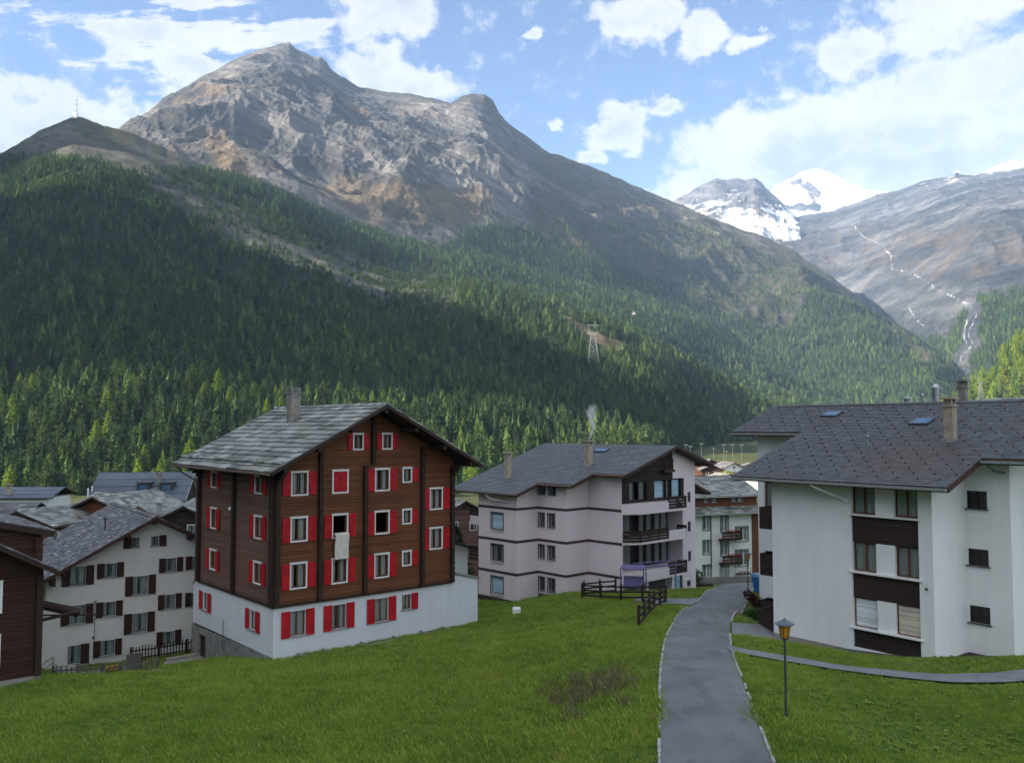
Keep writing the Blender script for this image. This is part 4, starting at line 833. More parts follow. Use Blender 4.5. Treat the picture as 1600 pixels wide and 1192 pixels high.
c_ = math.sqrt(1 + sl * sl); pl = slope_plane((-1.2, -1.9, rz - sl * 7.56), (0, 1, 0), (1, 0, sl)); O, e, s, n = pl
for k in range(30):
    a, b_ = k * .51, k * .51 + .5; q = [O + e * a + s * .75 + n * .08, O + e * b_ + s * .75 + n * .08, O + e * b_ + s * .9 + n * .08, O + e * a + s * .9 + n * .08]; mb.hexa(q + [p + n * (.10 + .02 * (k % 3)) for p in q])
put('snow_rail', mb, M['slab'], H)
chimney(H, 4.45, 6.8, -.2, 2.3, .66, .66, M['chimg'])
mb = MB(); pts = [F_.P(4.05 + .02 * 0, -6.55, .09)]
# bedding hung out of the middle window
nx, nz = 12, 22
G = [[(3.78 + .92 * i / nx + .02 * math.sin(j * .35), -6.45 - max(0, (j - 5)) * .085, -(.02 if j < 3 else .17) - .03 * math.sin(i * 1.1 + j * .25) * min(1, j / 6) - (.06 if j > 3 else 0)) for i in range(nx + 1)] for j in range(nz + 1)]
for j in range(6): G[j] = [(x, -6.55 + .13 * math.sin(math.pi * j / 10) + .04, .12 - .055 * j) for (x, z, o) in [(q[0], 0, 0) for q in G[j]]]
mb = MB()
for j in range(nz):
    for i in range(nx):
        f_ = lambda q: (q[0], q[2] if len(q) > 2 else 0, q[1])
        mb.poly([f_(G[j][i]), f_(G[j][i + 1]), f_(G[j + 1][i + 1]), f_(G[j + 1][i])])
bl = put('blanket', mb, simple('cream_bedding', (.74, .72, .62), .9, .08, 4, bump=.2), None, True); bl.location = H.location; bl.rotation_euler = H.rotation_euler
md = bl.modifiers.new('thick', 'SOLIDIFY'); md.thickness = .05
tag(bl, 'cream bedding hung out over a sill of the timber house', 'bedding')
mb = MB(); fbox(mb, S_, 6.02, 6.2, -5.15, -4.95, .01, .13); mb.ball(S_.P(6.11, -5.1, .16), .09, m=1); put('wall_lamp', mb, [M['whitep'], M['whitep']], H)
mb = MB(); mb.tube(S_.P(6.9, -12.1, .1), S_.P(6.9, -13.9, .1), .025); put('downpipe', mb, M['greyf'], H)
mb = MB(); mb.pipe([(-1.2, 12.6, -2.6), (-1.0, 12.2, -3.0), (-.15, 11.62, -3.6), (-.15, 11.62, -10.2), (-.1, 12.1, -10.5)], .05); put('downpipe', mb, M['gutter'], H)
def world_pt(o, x, y): c_, s_ = math.cos(o.rotation_euler.z), math.sin(o.rotation_euler.z); return o.location.x + x * c_ - y * s_, o.location.y + x * s_ + y * c_
for x, y, wd in ((2.3, -.55, 1.7), (6.8, -.6, 2.4), (10.9, -.6, 1.9)):
    wx, wy = world_pt(H, x, y); z = gz(wx, wy); mb = MB()
    mb.box(-wd / 2, wd / 2, -.45, -.33, -.4, .14); mb.box(-wd / 2, -wd / 2 + .12, -.33, .45, -.4, .16); mb.box(wd / 2 - .12, wd / 2, -.33, .45, -.4, .16); mb.box(-wd / 2 + .12, wd / 2 - .12, -.33, .45, -.4, .02, 1)
    o = put('light_well', mb, [M['plinth'], M['trim']], None); o.location = (wx, wy, z + .02); o.rotation_euler = H.rotation_euler
    tag(o, {2.3: 'small concrete light well nearest the left corner of the timber house', 6.8: 'widest concrete light well under the middle of the timber house', 10.9: 'concrete light well farthest right along the timber house'}[x], 'light well', 'light wells along the timber house')
wx, wy = world_pt(H, -.9, 10.6); mb = MB(); mb.box(-1.3, 1.3, -.9, .9, -.5, .10); mb.box(-1.0, 1.0, .9, 1.25, -.5, .24)
o = put('stone_step', mb, M['plinth']); o.location = (wx, wy, gz(wx, wy)); o.rotation_euler = H.rotation_euler; tag(o, 'concrete landing at the stone cellar door of the timber house', 'step')

# ------------------------------------------------------------------ 2. pink stepped apartment block
Q = thing('apartment_house', 'pale pink stepped apartment house with dark bands and wooden balconies', 'apartment house', (.402, 71.0, 0), R(43.3))
prx, prz, pm = 11.2, -1.5, .32; proof = lambda x: prz - .24 - pm * abs(x - prx)
pw = MB(); A1 = Fr((0, 4.75), (0, -1), (-1, 0)); A2 = Fr((2.42, 0), (0, -1), (-1, 0)); A3 = Fr((5.1, -3.23), (0, -1), (-1, 0)); ST1 = Fr((0, 0), (1, 0), (0, -1)); ST2 = Fr((2.42, -3.23), (1, 0), (0, -1)); GB = Fr((5.1, -6.8), (1, 0), (0, -1))
w1 = [(1.62, 3.1, z, z + 1.35) for z in (-13.75, -11.1, -8.48)]
wall(pw, A1, 0, 4.75, -15.2, proof(0), w1)
w2 = [(a, b_, z, z + 1.04) for z in (-13.4, -10.76, -8.14) for a, b_ in ((.1, .76), (1.17, 1.95))] + [(.1, .85, -5.5, -4.75), (1.25, 2.03, -5.5, -4.65)]
wall(pw, A2, 0, 3.23, -15.2, proof(2.42), w2); wall(pw, A3, 0, 3.57, -15.2, proof(5.1))
wall(pw, ST1, 0, 2.42, -15.2, [(0, proof(0)), (2.42, proof(2.42))]); wall(pw, ST2, 0, 2.68, -15.2, [(0, proof(2.42)), (2.68, proof(5.1))])
wall(pw, Fr((0, 4.75), (1, 0), (0, 1)), 0, 20, -15.2, [(0, proof(0)), (prx, proof(prx)), (20, proof(20))])
vents = [(8.95, 9.4, z, z + .9) for z in (-6.5, -9.05, -11.6)] + [(8.75, 9.3, -13.75, -13.2)]
LOG = [(.12, 8.2, -9.15, -6.95, 1.8), (.12, 8.2, -11.7, -9.35, 1.8), (.12, 5.7, -13.9, -12.35, 1.6), (5.9, 8.0, -13.85, -12.3, .2)]
wall(pw, GB, 0, 10.05, -15.2, [(0, proof(5.1)), (6.1, proof(11.2)), (10.05, proof(15.15))], [(.12, 8.3, -6.1, -4.35, .3)] + LOG + vents)
wall(pw, Fr((15.15, -6.8), (0, 1), (1, 0)), 0, 11, -15.2, proof(15.15))
for a, b_, z0, z1, d in LOG[:3]: pw.poly([GB.P(a, z0, -d), GB.P(b_, z0, -d), GB.P(b_, z1, -d), GB.P(a, z1, -d)])
put('wall', pw, M['pink'], Q)
for i, q in enumerate(w1): window(A1, *q, Q, sash='greyf', mull=0 if i != 1 else 1, blind_or_reflection=None if i == 1 else 'blindb', case='greyf', cw=.06, sill='whitep')
for q in w2: window(A2, *q, Q, sash='greyf', mull=0 if q[1] - q[0] < .7 else 1, case='greyf', cw=.05, sill='sill')
bd = MB()
for z in (-6.75, -9.4, -12.05):
    fbox(bd, A1, -.02, 4.78, z, z + .19, .0, .04); fbox(bd, ST1, -.04, 2.42, z, z + .19, 0, .04); fbox(bd, A2, .04, 3.27, z, z + .19, 0, .04); fbox(bd, ST2, -.04, 2.68, z, z + .19, 0, .04); fbox(bd, A3, .04, 3.57, z, z + .19, 0, .04)
for fr, a, b_ in ((A1, 0, 4.78), (ST1, -.05, 2.42), (A2, .06, 3.28), (ST2, -.05, 2.68), (A3, .06, 3.6)): fbox(bd, fr, a, b_, -15.2, -14.1 if fr in (A1, ST1) else -13.7, 0, .05)
put('band', bd, M['band'], Q)
tf = MB(); P = GB.P
tf.poly([P(.02, -6.05, .05), P(.02, proof(5.12) - .02, .05), P(6.1, proof(11.2) - .02, .05), P(6.75, proof(11.85) - .02, .05), P(6.75, -4.42, .05), P(.14, -4.42, .05), P(.14, -6.05, .05)])
for a, b_ in ((.02, .9), (3.2, 4.2), (5.74, 5.8), (6.55, 6.6), (7.95, 8.35)): fbox(tf, GB, a, b_, -6.1, -4.36, -.12, .05)
fbox(tf, GB, .9, 8.35, -6.1, -5.95, -.12, .04)
put('wood_cladding', tf, M['darkw'], Q)
for a, b_, bl_, mu in ((.95, 3.15, None, 2), (4.25, 5.7, 'blindb', 0), (5.82, 6.52, None, 0), (6.62, 7.92, 'blindb', 0)): window(GB, a, b_, -5.93, -4.42, Q, sash='greyf', mull=mu, blind_or_reflection=bl_, rev=.25)
mb = MB(); fbox(mb, GB, 5.1, 6.5, -3.75, -3.55, .02, .5); fbox(mb, GB, 5.2, 5.3, -3.55, -2.9, .3, .4); fbox(mb, GB, 6.3, 6.4, -3.55, -2.6, .3, .4); put('attic_balcony', mb, M['trimr'], Q)
for z0, z1 in ((-9.15, -6.95), (-11.7, -9.35)):
    for a, b_ in ((.9, 3.0), (4.0, 5.8), (6.1, 8.0)):
        W2 = Fr(GB.P(0, 0, -1.55)[:2], GB.d, GB.n); window(W2, a, b_, z0 + .1, z1 - .1, Q, sash='greyf', mull=1, rev=.0, curt=1, case='greyf', cw=.06)
    mb = MB(); fbox(mb, GB, .15, 8.1, z0, z1, -1.79, -1.72); put('wood_cladding', mb, M['darkw'], Q)
def rail(fr, u0, u1, z0, z1, out, parent, mat='trim', rows=4, name='balcony_railing'):
    mb = MB(); h = (z1 - z0) / rows
    for k in range(rows): fbox(mb, fr, u0, u1, z0 + h * k + h * .12, z0 + h * (k + 1) - h * .12, out - .05, out)
    n = max(2, int((u1 - u0) / 1.1) + 1)
    for i in range(n): u = u0 + .05 + (u1 - u0 - .1) * i / (n - 1); fbox(mb, fr, u - .05, u + .05, z0, z1, out - .12, out - .05)
    fbox(mb, fr, u0, u1, z1 - .04, z1 + .03, out - .12, out + .03); return put(name, mb, M[mat], parent)
def chamfer(mb, fr, u0, u1, z0, z1, out, ch, m=0):
    q = [(u0, 0), (u0 + ch, out), (u1, out), (u1, 0)]; lo = [fr.P(u, z0, o) for u, o in q]; hi = [fr.P(u, z1, o) for u, o in q]; mb.hexa(lo + hi, m)
for zf, left, right in ((-6.95, 'wall', 'rail'), (-9.35, 'rail', 'wall'), (-12.35, 'wall', 'rail')):
    mb = MB(); chamfer(mb, GB, .12, 7.45, zf - .02, zf + .16, .95, 1.2)
    if left == 'wall': fbox(mb, GB, 1.3, 4.95, zf + .16, zf + .8, .8, .95); mb.hexa([GB.P(.12, zf + .16, 0), GB.P(1.3, zf + .16, .95), GB.P(1.3, zf + .16, .8), GB.P(.24, zf + .16, 0), GB.P(.12, zf + .8, 0), GB.P(1.3, zf + .8, .95), GB.P(1.3, zf + .8, .8), GB.P(.24, zf + .8, 0)])
    else: fbox(mb, GB, 4.95, 7.45, zf + .16, zf + .8, .8, .95)
    put('balcony', mb, M['pink'], Q)
    if left == 'rail': rail(GB, 1.2, 4.95, zf + .16, zf + 1.05, .95, Q); D_ = Fr(GB.P(.12, 0, 0)[:2], (1.2 / 1.53, -.95 / 1.53), (-.95 / 1.53, -1.2 / 1.53)); rail(D_, 0, 1.5, zf + .16, zf + 1.05, .05, Q)
    else: rail(GB, 4.95, 7.45, zf + .16, zf + 1.15, .95, Q)
    rail(Fr(GB.P(7.41, 0, 0)[:2], (0, -1), (1, 0)), 0, .95, zf + .16, zf + 1.05, .05, Q)
for a, b_, bl_ in ((5.92, 7.98, 'blindb'),): window(GB, a, b_, -13.83, -12.32, Q, sash='greyf', mull=0, blind_or_reflection=bl_, case='greyf', cw=.05)
W3 = Fr(GB.P(0, 0, -1.5)[:2], GB.d, GB.n)
for a, b_ in ((.5, 1.9), (2.6, 5.4)): window(W3, a, b_, -13.75, -12.5, Q, sash='whitep', mull=1, rev=0, case='whitep', cw=.06)
mb = MB(); fbox(mb, GB, 2.2, 2.4, -13.9, -12.35, .55, .75); fbox(mb, GB, 5.6, 5.85, -13.9, -12.35, .3, .75); put('porch_post', mb, M['pink'], Q)
for a, b_, z0, z1 in vents:
    mb = MB(); fbox(mb, GB, a, b_, z0, z1, -.18, -.14)
    n = 4 if z1 - z0 > .7 else 2
    for k in range(n - 1): z = z0 + (z1 - z0) * (k + 1) / n; fbox(mb, GB, a, b_, z - .03, z + .03, -.14, -.02, 1)
    put('slit_window', mb, [M['greyf'], M['trim']], Q)
# stepped roof: one front slope with three eave depths, one back slope
cp = math.sqrt(1 + pm * pm); X0 = -.85; pl = slope_plane((X0, -7.9, prz - pm * (prx - X0)), (0, 1, 0), (1, 0, pm)); L_ = (prx - X0) * cp
rects = [(0, 3.25, (4.2 - X0) * cp, L_), (3.25, 7.0, (1.55 - X0) * cp, L_), (7.0, 15.6, 0, L_)]
rm, dm = MB(), MB(); tiles(rm, pl, rects, .42, .30, .022, 8, .08); deck(dm, pl, [(a, b_, c_ + .02, d) for a, b_, c_, d in rects], .24)
xR = 16.6; pl2 = slope_plane((xR, -7.9, prz - pm * (xR - prx)), (0, 1, 0), (-1, 0, pm)); L2_ = (xR - prx) * cp; tiles(rm, pl2, [(0, 15.6, 0, L2_)], .42, .3, .022, 9, .08); deck(dm, pl2, [(0, 15.6, .02, L2_)], .24)
xq = 18.6; pl3 = slope_plane((xq, -6.2, -4.25 - pm * (xq - 14.2) * 1.2), (0, 1, 0), (-1, 0, pm * 1.2)); L3_ = 4.4 * math.sqrt(1 + (pm * 1.2) ** 2); tiles(rm, pl3, [(0, 10, 0, L3_)], .42, .3, .022, 10, .08); deck(dm, pl3, [(0, 10, .02, L3_)], .2)
put('roof', rm, M['tileP'], Q); put('roof_timber', dm, M['trimr'], Q)
for x_, ya, yb in ((X0, -.9, 7.7), (1.55, -4.65, -.9), (4.2, -7.9, -4.65)): gutter(Q, (x_ - .07, ya + .03, proof(x_) + .16), (x_ - .07, yb - .03, proof(x_) + .16), 'gutter')
chimney(Q, 2.3, 3.55, -4.7, -2.6, .42, .42, M['chim'], 'crown'); chimney(Q, 6.0, -2.5, -3.5, -1.55, .52, .5, M['chim'], 'x')
mb = MB(); O, e, s, n = slope_plane((9.0, -1.7, proof(9.0) + .24), (0, 1, 0), (1, 0, pm)); q = [O, O + e * 1.5, O + e * 1.5 + s * .8, O + s * .8]; mb.hexa([p + n * .04 for p in q] + [p + n * .14 for p in q]); qq = [q[0] + e * .1 + s * .1, q[1] - e * .1 + s * .1, q[2] - e * .1 - s * .1, q[3] + e * .1 - s * .1]; mb.poly([p + n * .146 for p in qq], 1)
put('skylight', mb, [M['greyf'], M['skyglass']], Q)
sb = MB(); Lb = Fr((0, 4.75), (0, 1), (-1, 0)); sb.box(.3, 3.4, 4.76, 6.2, -8.35, -7.6); put('side_balcony', sb, M['pink'], Q); rail(Fr((.3, 4.76), (0, 1), (-1, 0)), 0, 1.5, -7.6, -7.0, .03, Q); rail(Fr((.3, 4.76), (0, 1), (-1, 0)), 0, 1.5, -11.4, -10.2, .03, Q)
mb = MB(); mb.pipe([(X0, 3.0, proof(X0) + .1), (-.7, 2.6, -5.9), (-.1, 1.0, -6.1), (-.08, .15, -6.4)], .05); put('downpipe', mb, M['pink'], Q)
# ------------------------------------------------------------------ 3. large white house at the right
B = thing('apartment_house', 'large white apartment house with dark timber panels and a broad dark slate roof', 'apartment house', (19.307, 40.0, 0), R(37.6))
brx, brz, bm = 10.2, 1.40, .36; broof = lambda x: brz - .26 - bm * abs(x - brx)
BA = Fr((0, 8.68), (0, -1), (-1, 0)); v = lambda y: 8.68 - y          # measured from the left corner
bw = MB(); strip_ = (v(4.05), v(.66), -10.75, -2.82, .22)
wall(bw, BA, 0, 8.68, -11.05, broof(0), [strip_]); S1 = Fr((0, 0), (1, 0), (0, -1)); BB = Fr((3.2, 0), (0, -1), (-1, 0)); S2 = Fr((3.2, -2.07), (1, 0), (0, -1))
wb = [(.1, 1.04, z, z + h) for z, h in ((-3.86, .84), (-6.55, .78), (-9.26, .8))]
wall(bw, S1, 0, 3.2, -11.6, [(0, broof(0)), (3.2, broof(3.2))]); wall(bw, BB, 0, 2.07, -11.6, broof(3.2), wb); wall(bw, S2, 0, 17, -11.6, [(0, broof(3.2)), (7, broof(10.2)), (17, broof(20.2))]); wall(bw, Fr((20.2, -2.07), (0, 1), (1, 0)), 0, 16.47, -12, broof(20.2))
wall(bw, Fr((0, 8.68), (1, 0), (0, 1)), 0, 6.5, -12.2, [(0, broof(0)), (6.5, broof(6.5))]); RB = Fr((6.5, 14.4), (0, -1), (-1, 0))
wall(bw, RB, 0, 5.72, -13.2, broof(6.5), [(.5, 2.2, -5.9, -3.4), (3.0, 4.6, -5.9, -3.4), (.5, 2.2, -8.6, -6.2), (3.0, 4.6, -8.6, -6.2), (.5, 2.2, -11.5, -9.0)])
wall(bw, Fr((6.5, 14.4), (1, 0), (0, 1)), 0, 13.7, -13.2, [(0, broof(6.5)), (3.7, broof(10.2)), (13.7, broof(20.2))])
put('wall', bw, M['white'], B)
for a, b_, z0, z1 in ((.5, 2.2, -5.9, -3.4), (3.0, 4.6, -5.9, -3.4), (.5, 2.2, -8.6, -6.2), (3.0, 4.6, -8.6, -6.2), (.5, 2.2, -11.5, -9.0)): window(RB, a, b_, z0, z1, B, sash='sash', mull=1)
pb = MB(); wall(pb, Fr((.012, 8.68), (0, -1), (-1, 0)), 0, 8.68, -12.6, -11.05 + .0); pb.poly([(0, 0, -11.05), (0, 8.68, -11.05), (.02, 8.68, -11.05), (.02, 0, -11.05)])
fbox(pb, BA, 0.0, 4.6, -12.6, -10.92, -.02, .012); fbox(pb, BA, v(.66), 8.68, -12.2, -11.0, -.02, .012); put('plinth', pb, M['plinth'], B); fl = MB(); fl.box(.05, 20, -1.9, 8.6, -10.8, -10.7); put('floor', fl, M['trim'], B)
SF = Fr((.22, 8.68), (0, -1), (-1, 0))
for z in (-4.3, -7.1, -9.82):
    mb = MB(); fbox(mb, BA, v(4.2), v(.5), z - .03, z + .05, -.22, .1); put('sill', mb, M['whitep'], B)
    tp = {-4.3: -5.62, -7.1: -8.34, -9.82: -10.75}[z]
    mb = MB(); fbox(mb, SF, v(4.04), v(.67), tp, z - .03, -.1, .12); put('wood_panel', mb, M['darkw'], B)
    top = {-4.3: -2.84, -7.1: -5.62, -9.82: -8.34}[z]
    mb = MB(); fbox(mb, SF, v(2.80), v(1.86), z + .05, top, -.1, .16); put('white_panel', mb, M['white'], B)
    for a, b_, bl_ in ((4.02, 2.82, 'blindw'), (1.84, .68, 'blindc')):
        window(SF, v(a), v(b_), z + .06, top - .0, B, sash='sash', mull=1 if z > -9 else 0, blind_or_reflection=bl_ if z < -9 else None, curt=2, rev=.07 if z > -9 else .02)
for q in wb: window(BB, *q, B, sash='trim', mull=1, sill='greyf', curt=0, rev=.14)
mb = MB(); fbox(mb, BA, v(.32) - .04, v(.32) + .04, -7.46, -7.36, 0, .12); put('wall_lamp', mb, M['greyf'], B)
mb = MB(); mb.hexa([BA.P(3.6, -11.3, .0), BA.P(8.2, -11.3, 0), BA.P(8.2, -11.3, .9), BA.P(3.6, -11.3, .9), BA.P(3.6, -10.98, 0), BA.P(8.2, -10.62, 0), BA.P(8.2, -10.68, .9), BA.P(3.6, -11.02, .9)], 0); put('cellar_grating', mb, M['greyf'], B)
cb = math.sqrt(1 + bm * bm); X0 = -1.05; yE = -4.6
pl = slope_plane((X0, yE, brz - bm * (brx - X0)), (0, 1, 0), (1, 0, bm)); L_ = (brx - X0) * cb
rects = [(0, -1.25 - yE, (2.2 - X0) * cb, L_), (-1.25 - yE, 10.5 - yE, 0, L_), (10.5 - yE, 15.7 - yE, (5.5 - X0) * cb, L_)]
rm, dm = MB(), MB(); tiles(rm, pl, rects, .36, .26, .020, 18, .06); deck(dm, pl, [(a, b_, c_ + .02, d) for a, b_, c_, d in rects], .26)
pl2 = slope_plane((21.4, yE, brz - bm * (21.4 - brx)), (0, 1, 0), (-1, 0, bm)); tiles(rm, pl2, [(0, 15.7 - yE, 0, 11.2 * cb)], .72, .5, .02, 19, .06); deck(dm, pl2, [(0, 15.7 - yE, .02, 11.2 * cb)], .26)
for k in range(40):
    a = yE + .5 * k
    if a < 15.5:
        for sg in (-1, 1): rm.hexa([(brx, a, brz + .05), (brx, a + .49, brz + .05), (brx + sg * .2, a + .49, brz - .03), (brx + sg * .2, a, brz - .03), (brx, a, brz + .09), (brx, a + .49, brz + .1), (brx + sg * .2, a + .49, brz + .02), (brx + sg * .2, a, brz + .01)])
put('roof', rm, M['tileB'], B); put('roof_timber', dm, M['trimr'], B)
O, e, s, n = pl; mb = MB()               # small snow hooks in a staggered lattice
k = 0; vv = .7
while vv < L_ - .3:
    u = .5 if k % 2 else .0
    while u < 15.7 - yE:
        if any(a < u - .1 and u + .1 < b_ and c_ + .2 < vv for a, b_, c_, d in rects):
            p = O + e * u + s * vv; q = [p, p + e * .05, p + e * .05 + s * .06, p + s * .06]; mb.hexa([x_ + n * .02 for x_ in q] + [x_ + n * .085 for x_ in q])
        u += 1.0
    vv += .62; k += 1
tag(put('snow_hooks', mb, M['trim'], B), None, None, None, 'stuff')
for x_, ya, yb in ((X0, -1.25, 10.5), (2.2, yE, -1.25), (5.5, 10.5, 15.7)):
    z = broof(x_) + .17; mb = MB(); mb.box(x_ - .17, x_ - .02, ya + .02, yb - .02, z - .08, z + .045); put('gutter', mb, M['gutterg'], B)
mb = MB(); mb.pipe([(X0 - .05, 5.6, broof(X0) + .05), (-.9, 5.2, -3.1), (-.12, 2.6 + 1.8, -3.55), (-.1, 4.15, -3.75)], .045); put('downpipe', mb, M['white'], B)
mb = MB(); mb.pipe([(2.2, -1.45, broof(2.2) + .1), (2.5, -1.7, -2.0), (3.1, -1.9, -2.1)], .05); put('downpipe', mb, M['bluef'], B)
chimney(B, 4.5, 1.2, -.9, 1.05, .46, .46, M['chim'], 'crown'); chimney(B, 12.0, 4.0, 0, 2.3, .42, .42, M['chimg'], 'x')
def sky_light(x_, y_, w_, h_):
    mb = MB(); O2 = Vector((x_, y_, broof(x_) + .26)); q = [O2, O2 + e * w_, O2 + e * w_ + s * h_, O2 + s * h_]; mb.hexa([p + n * .03 for p in q] + [p + n * .13 for p in q]); qq = [q[0] + e * .09 + s * .09, q[1] - e * .09 + s * .09, q[2] - e * .09 - s * .09, q[3] + e * .09 - s * .09]; mb.poly([p + n * .136 for p in qq], 1)
    put('skylight', mb, [M['greyf'], M['skyglass']], B)
sky_light(8.0, 9.7, 1.1, .9); sky_light(6.6, 3.4, 1.1, .95)
mb = MB(); mb.tube((3.5, 5.1, -1.05), (3.5, 5.1, -.5), .05); mb.ball((3.5, 5.1, -.48), .09); put('vent_pipe', mb, M['metal'], B)
for x_, y_, r_, h_ in ((10.6, 6.6, .26, .42), (10.7, 5.75, .07, .62), (10.6, 4.9, .24, 1.15)):
    mb = MB(); mb.tube((x_, y_, brz - .4), (x_, y_, brz + h_ * .7), r_ * .8, n=12); mb.tube((x_, y_, brz + h_ * .7), (x_, y_, brz + h_ * .82), r_, n=12); mb.tube((x_, y_, brz + h_ * .82), (x_, y_, brz + h_), r_, r_ * .5, n=12)
    if h_ > 1: mb.tube((x_, y_, brz + h_ * .5), (x_, y_, brz + h_ * .55), r_ * 1.05, n=12)
    put('metal_vent', mb, M['metal'], B)
# balconies on the set-back rear part: white slabs and dark boards
for zf in (-6.1, -8.9, -11.7):
    mb = MB(); mb.box(4.9, 6.48, 8.7, 13.05, zf - .15, zf); put('balcony_floor', mb, M['white'], B)
    mb = MB(); mb.box(4.85, 4.95, 8.7, 13.1, zf - .05, zf + 1.25); mb.box(4.95, 6.48, 13.0, 13.1, zf - .05, zf + 1.25); put('balcony_boards', mb, M['darkw'], B)
    if zf > -11: mb = MB(); mb.box(4.86, 4.98, 8.7, 13.09, zf - 1.35, zf - .06); put('balcony_blind', mb, M['white'], B)

# ------------------------------------------------------------------ 4. cream house with dark shutters
Wp = (-27.777, 60.3)
W = thing('cream_house', 'cream rendered house with dark brown shutters and a mossy stone slab roof', 'house', (*Wp, 0), R(36.1))
wrx, wrz, wm = 2.73, -6.25, .53; wroof = lambda x: wrz - .28 - wm * abs(x - wrx); WF = Fr((0, 0), (1, 0), (0, -1))
ww = [(-2.48, -1.52, -10.6, -9.42, 'LR', .5), (-.36, .42, -10.28, -9.38, 'LR', .46), (1.5, 2.52, -11.68, -10.44, 'LR', .5), (1.38, 1.88, -8.38, -7.72, 'L', .55), (2.66, 3.18, -8.38, -7.72, 'R', .5), (3.67, 4.43, -10.28, -9.38, 'LR', .44),
      (-2.48, -1.5, -13.2, -12.0, 'LR', .5), (-.38, .42, -12.94, -12.0, 'LR', .44), (1.48, 2.5, -14.3, -13.02, 'LR', .5), (3.63, 4.4, -12.9, -11.95, 'LR', .42), (5.5, 6.2, -10.25, -9.4, 'L', .42), (5.5, 6.2, -12.9, -12.0, 'L', .42),
      (-2.5, -1.75, -15.85, -14.65, 'R', .55), (-.5, .42, -15.6, -14.6, 'LR', .44), (3.6, 4.4, -15.45, -14.55, 'LR', .44)]
wl = MB(); tops = [(-3.9, wroof(-3.9)), (wrx, wroof(wrx)), (9.4, wroof(9.4))]
wall(wl, WF, -3.9, 9.4, -17.8, tops, [q[:4] for q in ww]); wall(wl, Fr((-3.9, 0), (0, 1), (-1, 0)), 0, 12, -17.8, wroof(-3.9)); wall(wl, Fr((9.4, 0), (0, 1), (1, 0)), 0, 12, -18.5, wroof(9.4)); wall(wl, Fr((0, 12), (1, 0), (0, 1)), -3.9, 9.4, -17.8, tops)
put('wall', wl, M['white2'], W)
for a, b_, z0, z1, s_, sw_ in ww: window(WF, a, b_, z0, z1, W, sash='bluef', mull=1, sh=s_, shw=sw_, shm='shut', sill='sill', curt=1)
gable_roof(W, wrx, wrz, wm, -5.0, 10.5, -1.1, 12.9, 'slabW', .34, .235, .032, 31, tim='trimr', purl=(-3.0, 1.0, wrx, 5.2), jit=.35, rag=.03, gut='gutter')
mb = MB(); mb.tube((.4, 4.0, -7.6), (.4, 4.0, -6.7), .05); mb.tube((.4, 4.0, -6.75), (.4, 4.0, -6.6), .1); put('vent_pipe', mb, M['greyf'], W)
mb = MB(); fbox(mb, WF, -.92, -.86, -15.8, -11.9, .01, .07); fbox(mb, WF, -.97, -.8, -11.95, -11.78, .01, .1); put('downpipe', mb, M['sill'], W)
mb = MB(); fbox(mb, WF, -1.02, -.9, -12.9 - 1.45, -14.2, 0, .12); put('wall_lamp', mb, M['greyf'], W)
mb = MB()
for u, zz in ((-3.6, -9.6), (9.0, -9.6)): fbox(mb, WF, u - .12, u + .12, wroof(u) - .55, wroof(u) - .02, 0, 1.0)
put('eave_bracket', mb, M['trim'], W)
for i, (z0, z1) in enumerate(((-10.5, -9.3), (-13.2, -12.2))):
    mb = MB(); fbox(mb, WF, 6.6, 8.8, z0 - .3, z0 - .15, 0, 1.1); fbox(mb, WF, 6.6, 8.8, z0 - .15, z0 + .6, 1.02, 1.1); put('balcony', mb, M['whitep'], W)

# ------------------------------------------------------------------ 5. dark brown timber house at the left edge
Dq = thing('brown_house', 'dark brown timber house with white framed windows cut by the left edge', 'house', (-25.453 + .0, 43.0, 0), R(40.6))
DF = Fr((0, 0), (1, 0), (0, -1)); dr = lambda x: -2.95 - .26 - .57 * abs(x + 4.8)
dw = [(-.75, .22, -9.02, -7.68), (-.72, .2, -11.62, -10.3), (-3.6, -2.6, -9.02, -7.68), (-3.6, -2.6, -11.62, -10.3)]
wl = MB(); wall(wl, DF, -11.8, 2.15, -12.44, [(-11.8, dr(-11.8)), (-4.8, dr(-4.8)), (2.15, dr(2.15))], dw); wall(wl, Fr((2.15, 0), (0, 1), (1, 0)), 0, .8, -12.44, dr(2.15)); put('wall', wl, M['brown'], Dq)
wl = MB(); wall(wl, Fr((0, .75), (1, 0), (0, -1)), -11.8, 2.15, -8, [(-11.8, -3.0), (-4.8, -3.0), (-4.8 + .01, -3.55), (2.15, -5.36)]); wall(wl, Fr((2.15, .8), (0, 1), (1, 0)), 0, 9, -12.44, -5.36); wall(wl, Fr((0, 9.8), (1, 0), (0, 1)), -11.8, 2.15, -12.44, -5.4); put('rear_wall', wl, M['brown'], Dq)
for q in dw: window(DF, *q, Dq, case='whitep', cw=.12, sash='sash', mull=1)
wl = MB(); wall(wl, Fr((0, .02), (1, 0), (0, -1)), -11.8, 2.2, -14.2, -12.44); wall(wl, Fr((2.2, .02), (0, 1), (1, 0)), 0, 9.8, -15.5, -12.44); put('foundation', wl, M['plinth'], Dq)
rm, dm = MB(), MB()
for sg, xe in ((1, -12.1), (-1, 2.6)):
    c_ = math.sqrt(1 + .57 ** 2); pl = slope_plane((xe, -1.25, -2.95 - .57 * abs(xe + 4.8)), (0, 1, 0), (sg, 0, .57)); L_ = abs(xe + 4.8) * c_; tiles(rm, pl, [(0, 1.98, 0, L_)], .5, .35, .04, 41, .3, rag=.02); deck(dm, pl, [(0, 1.97, .02, L_)], .22)
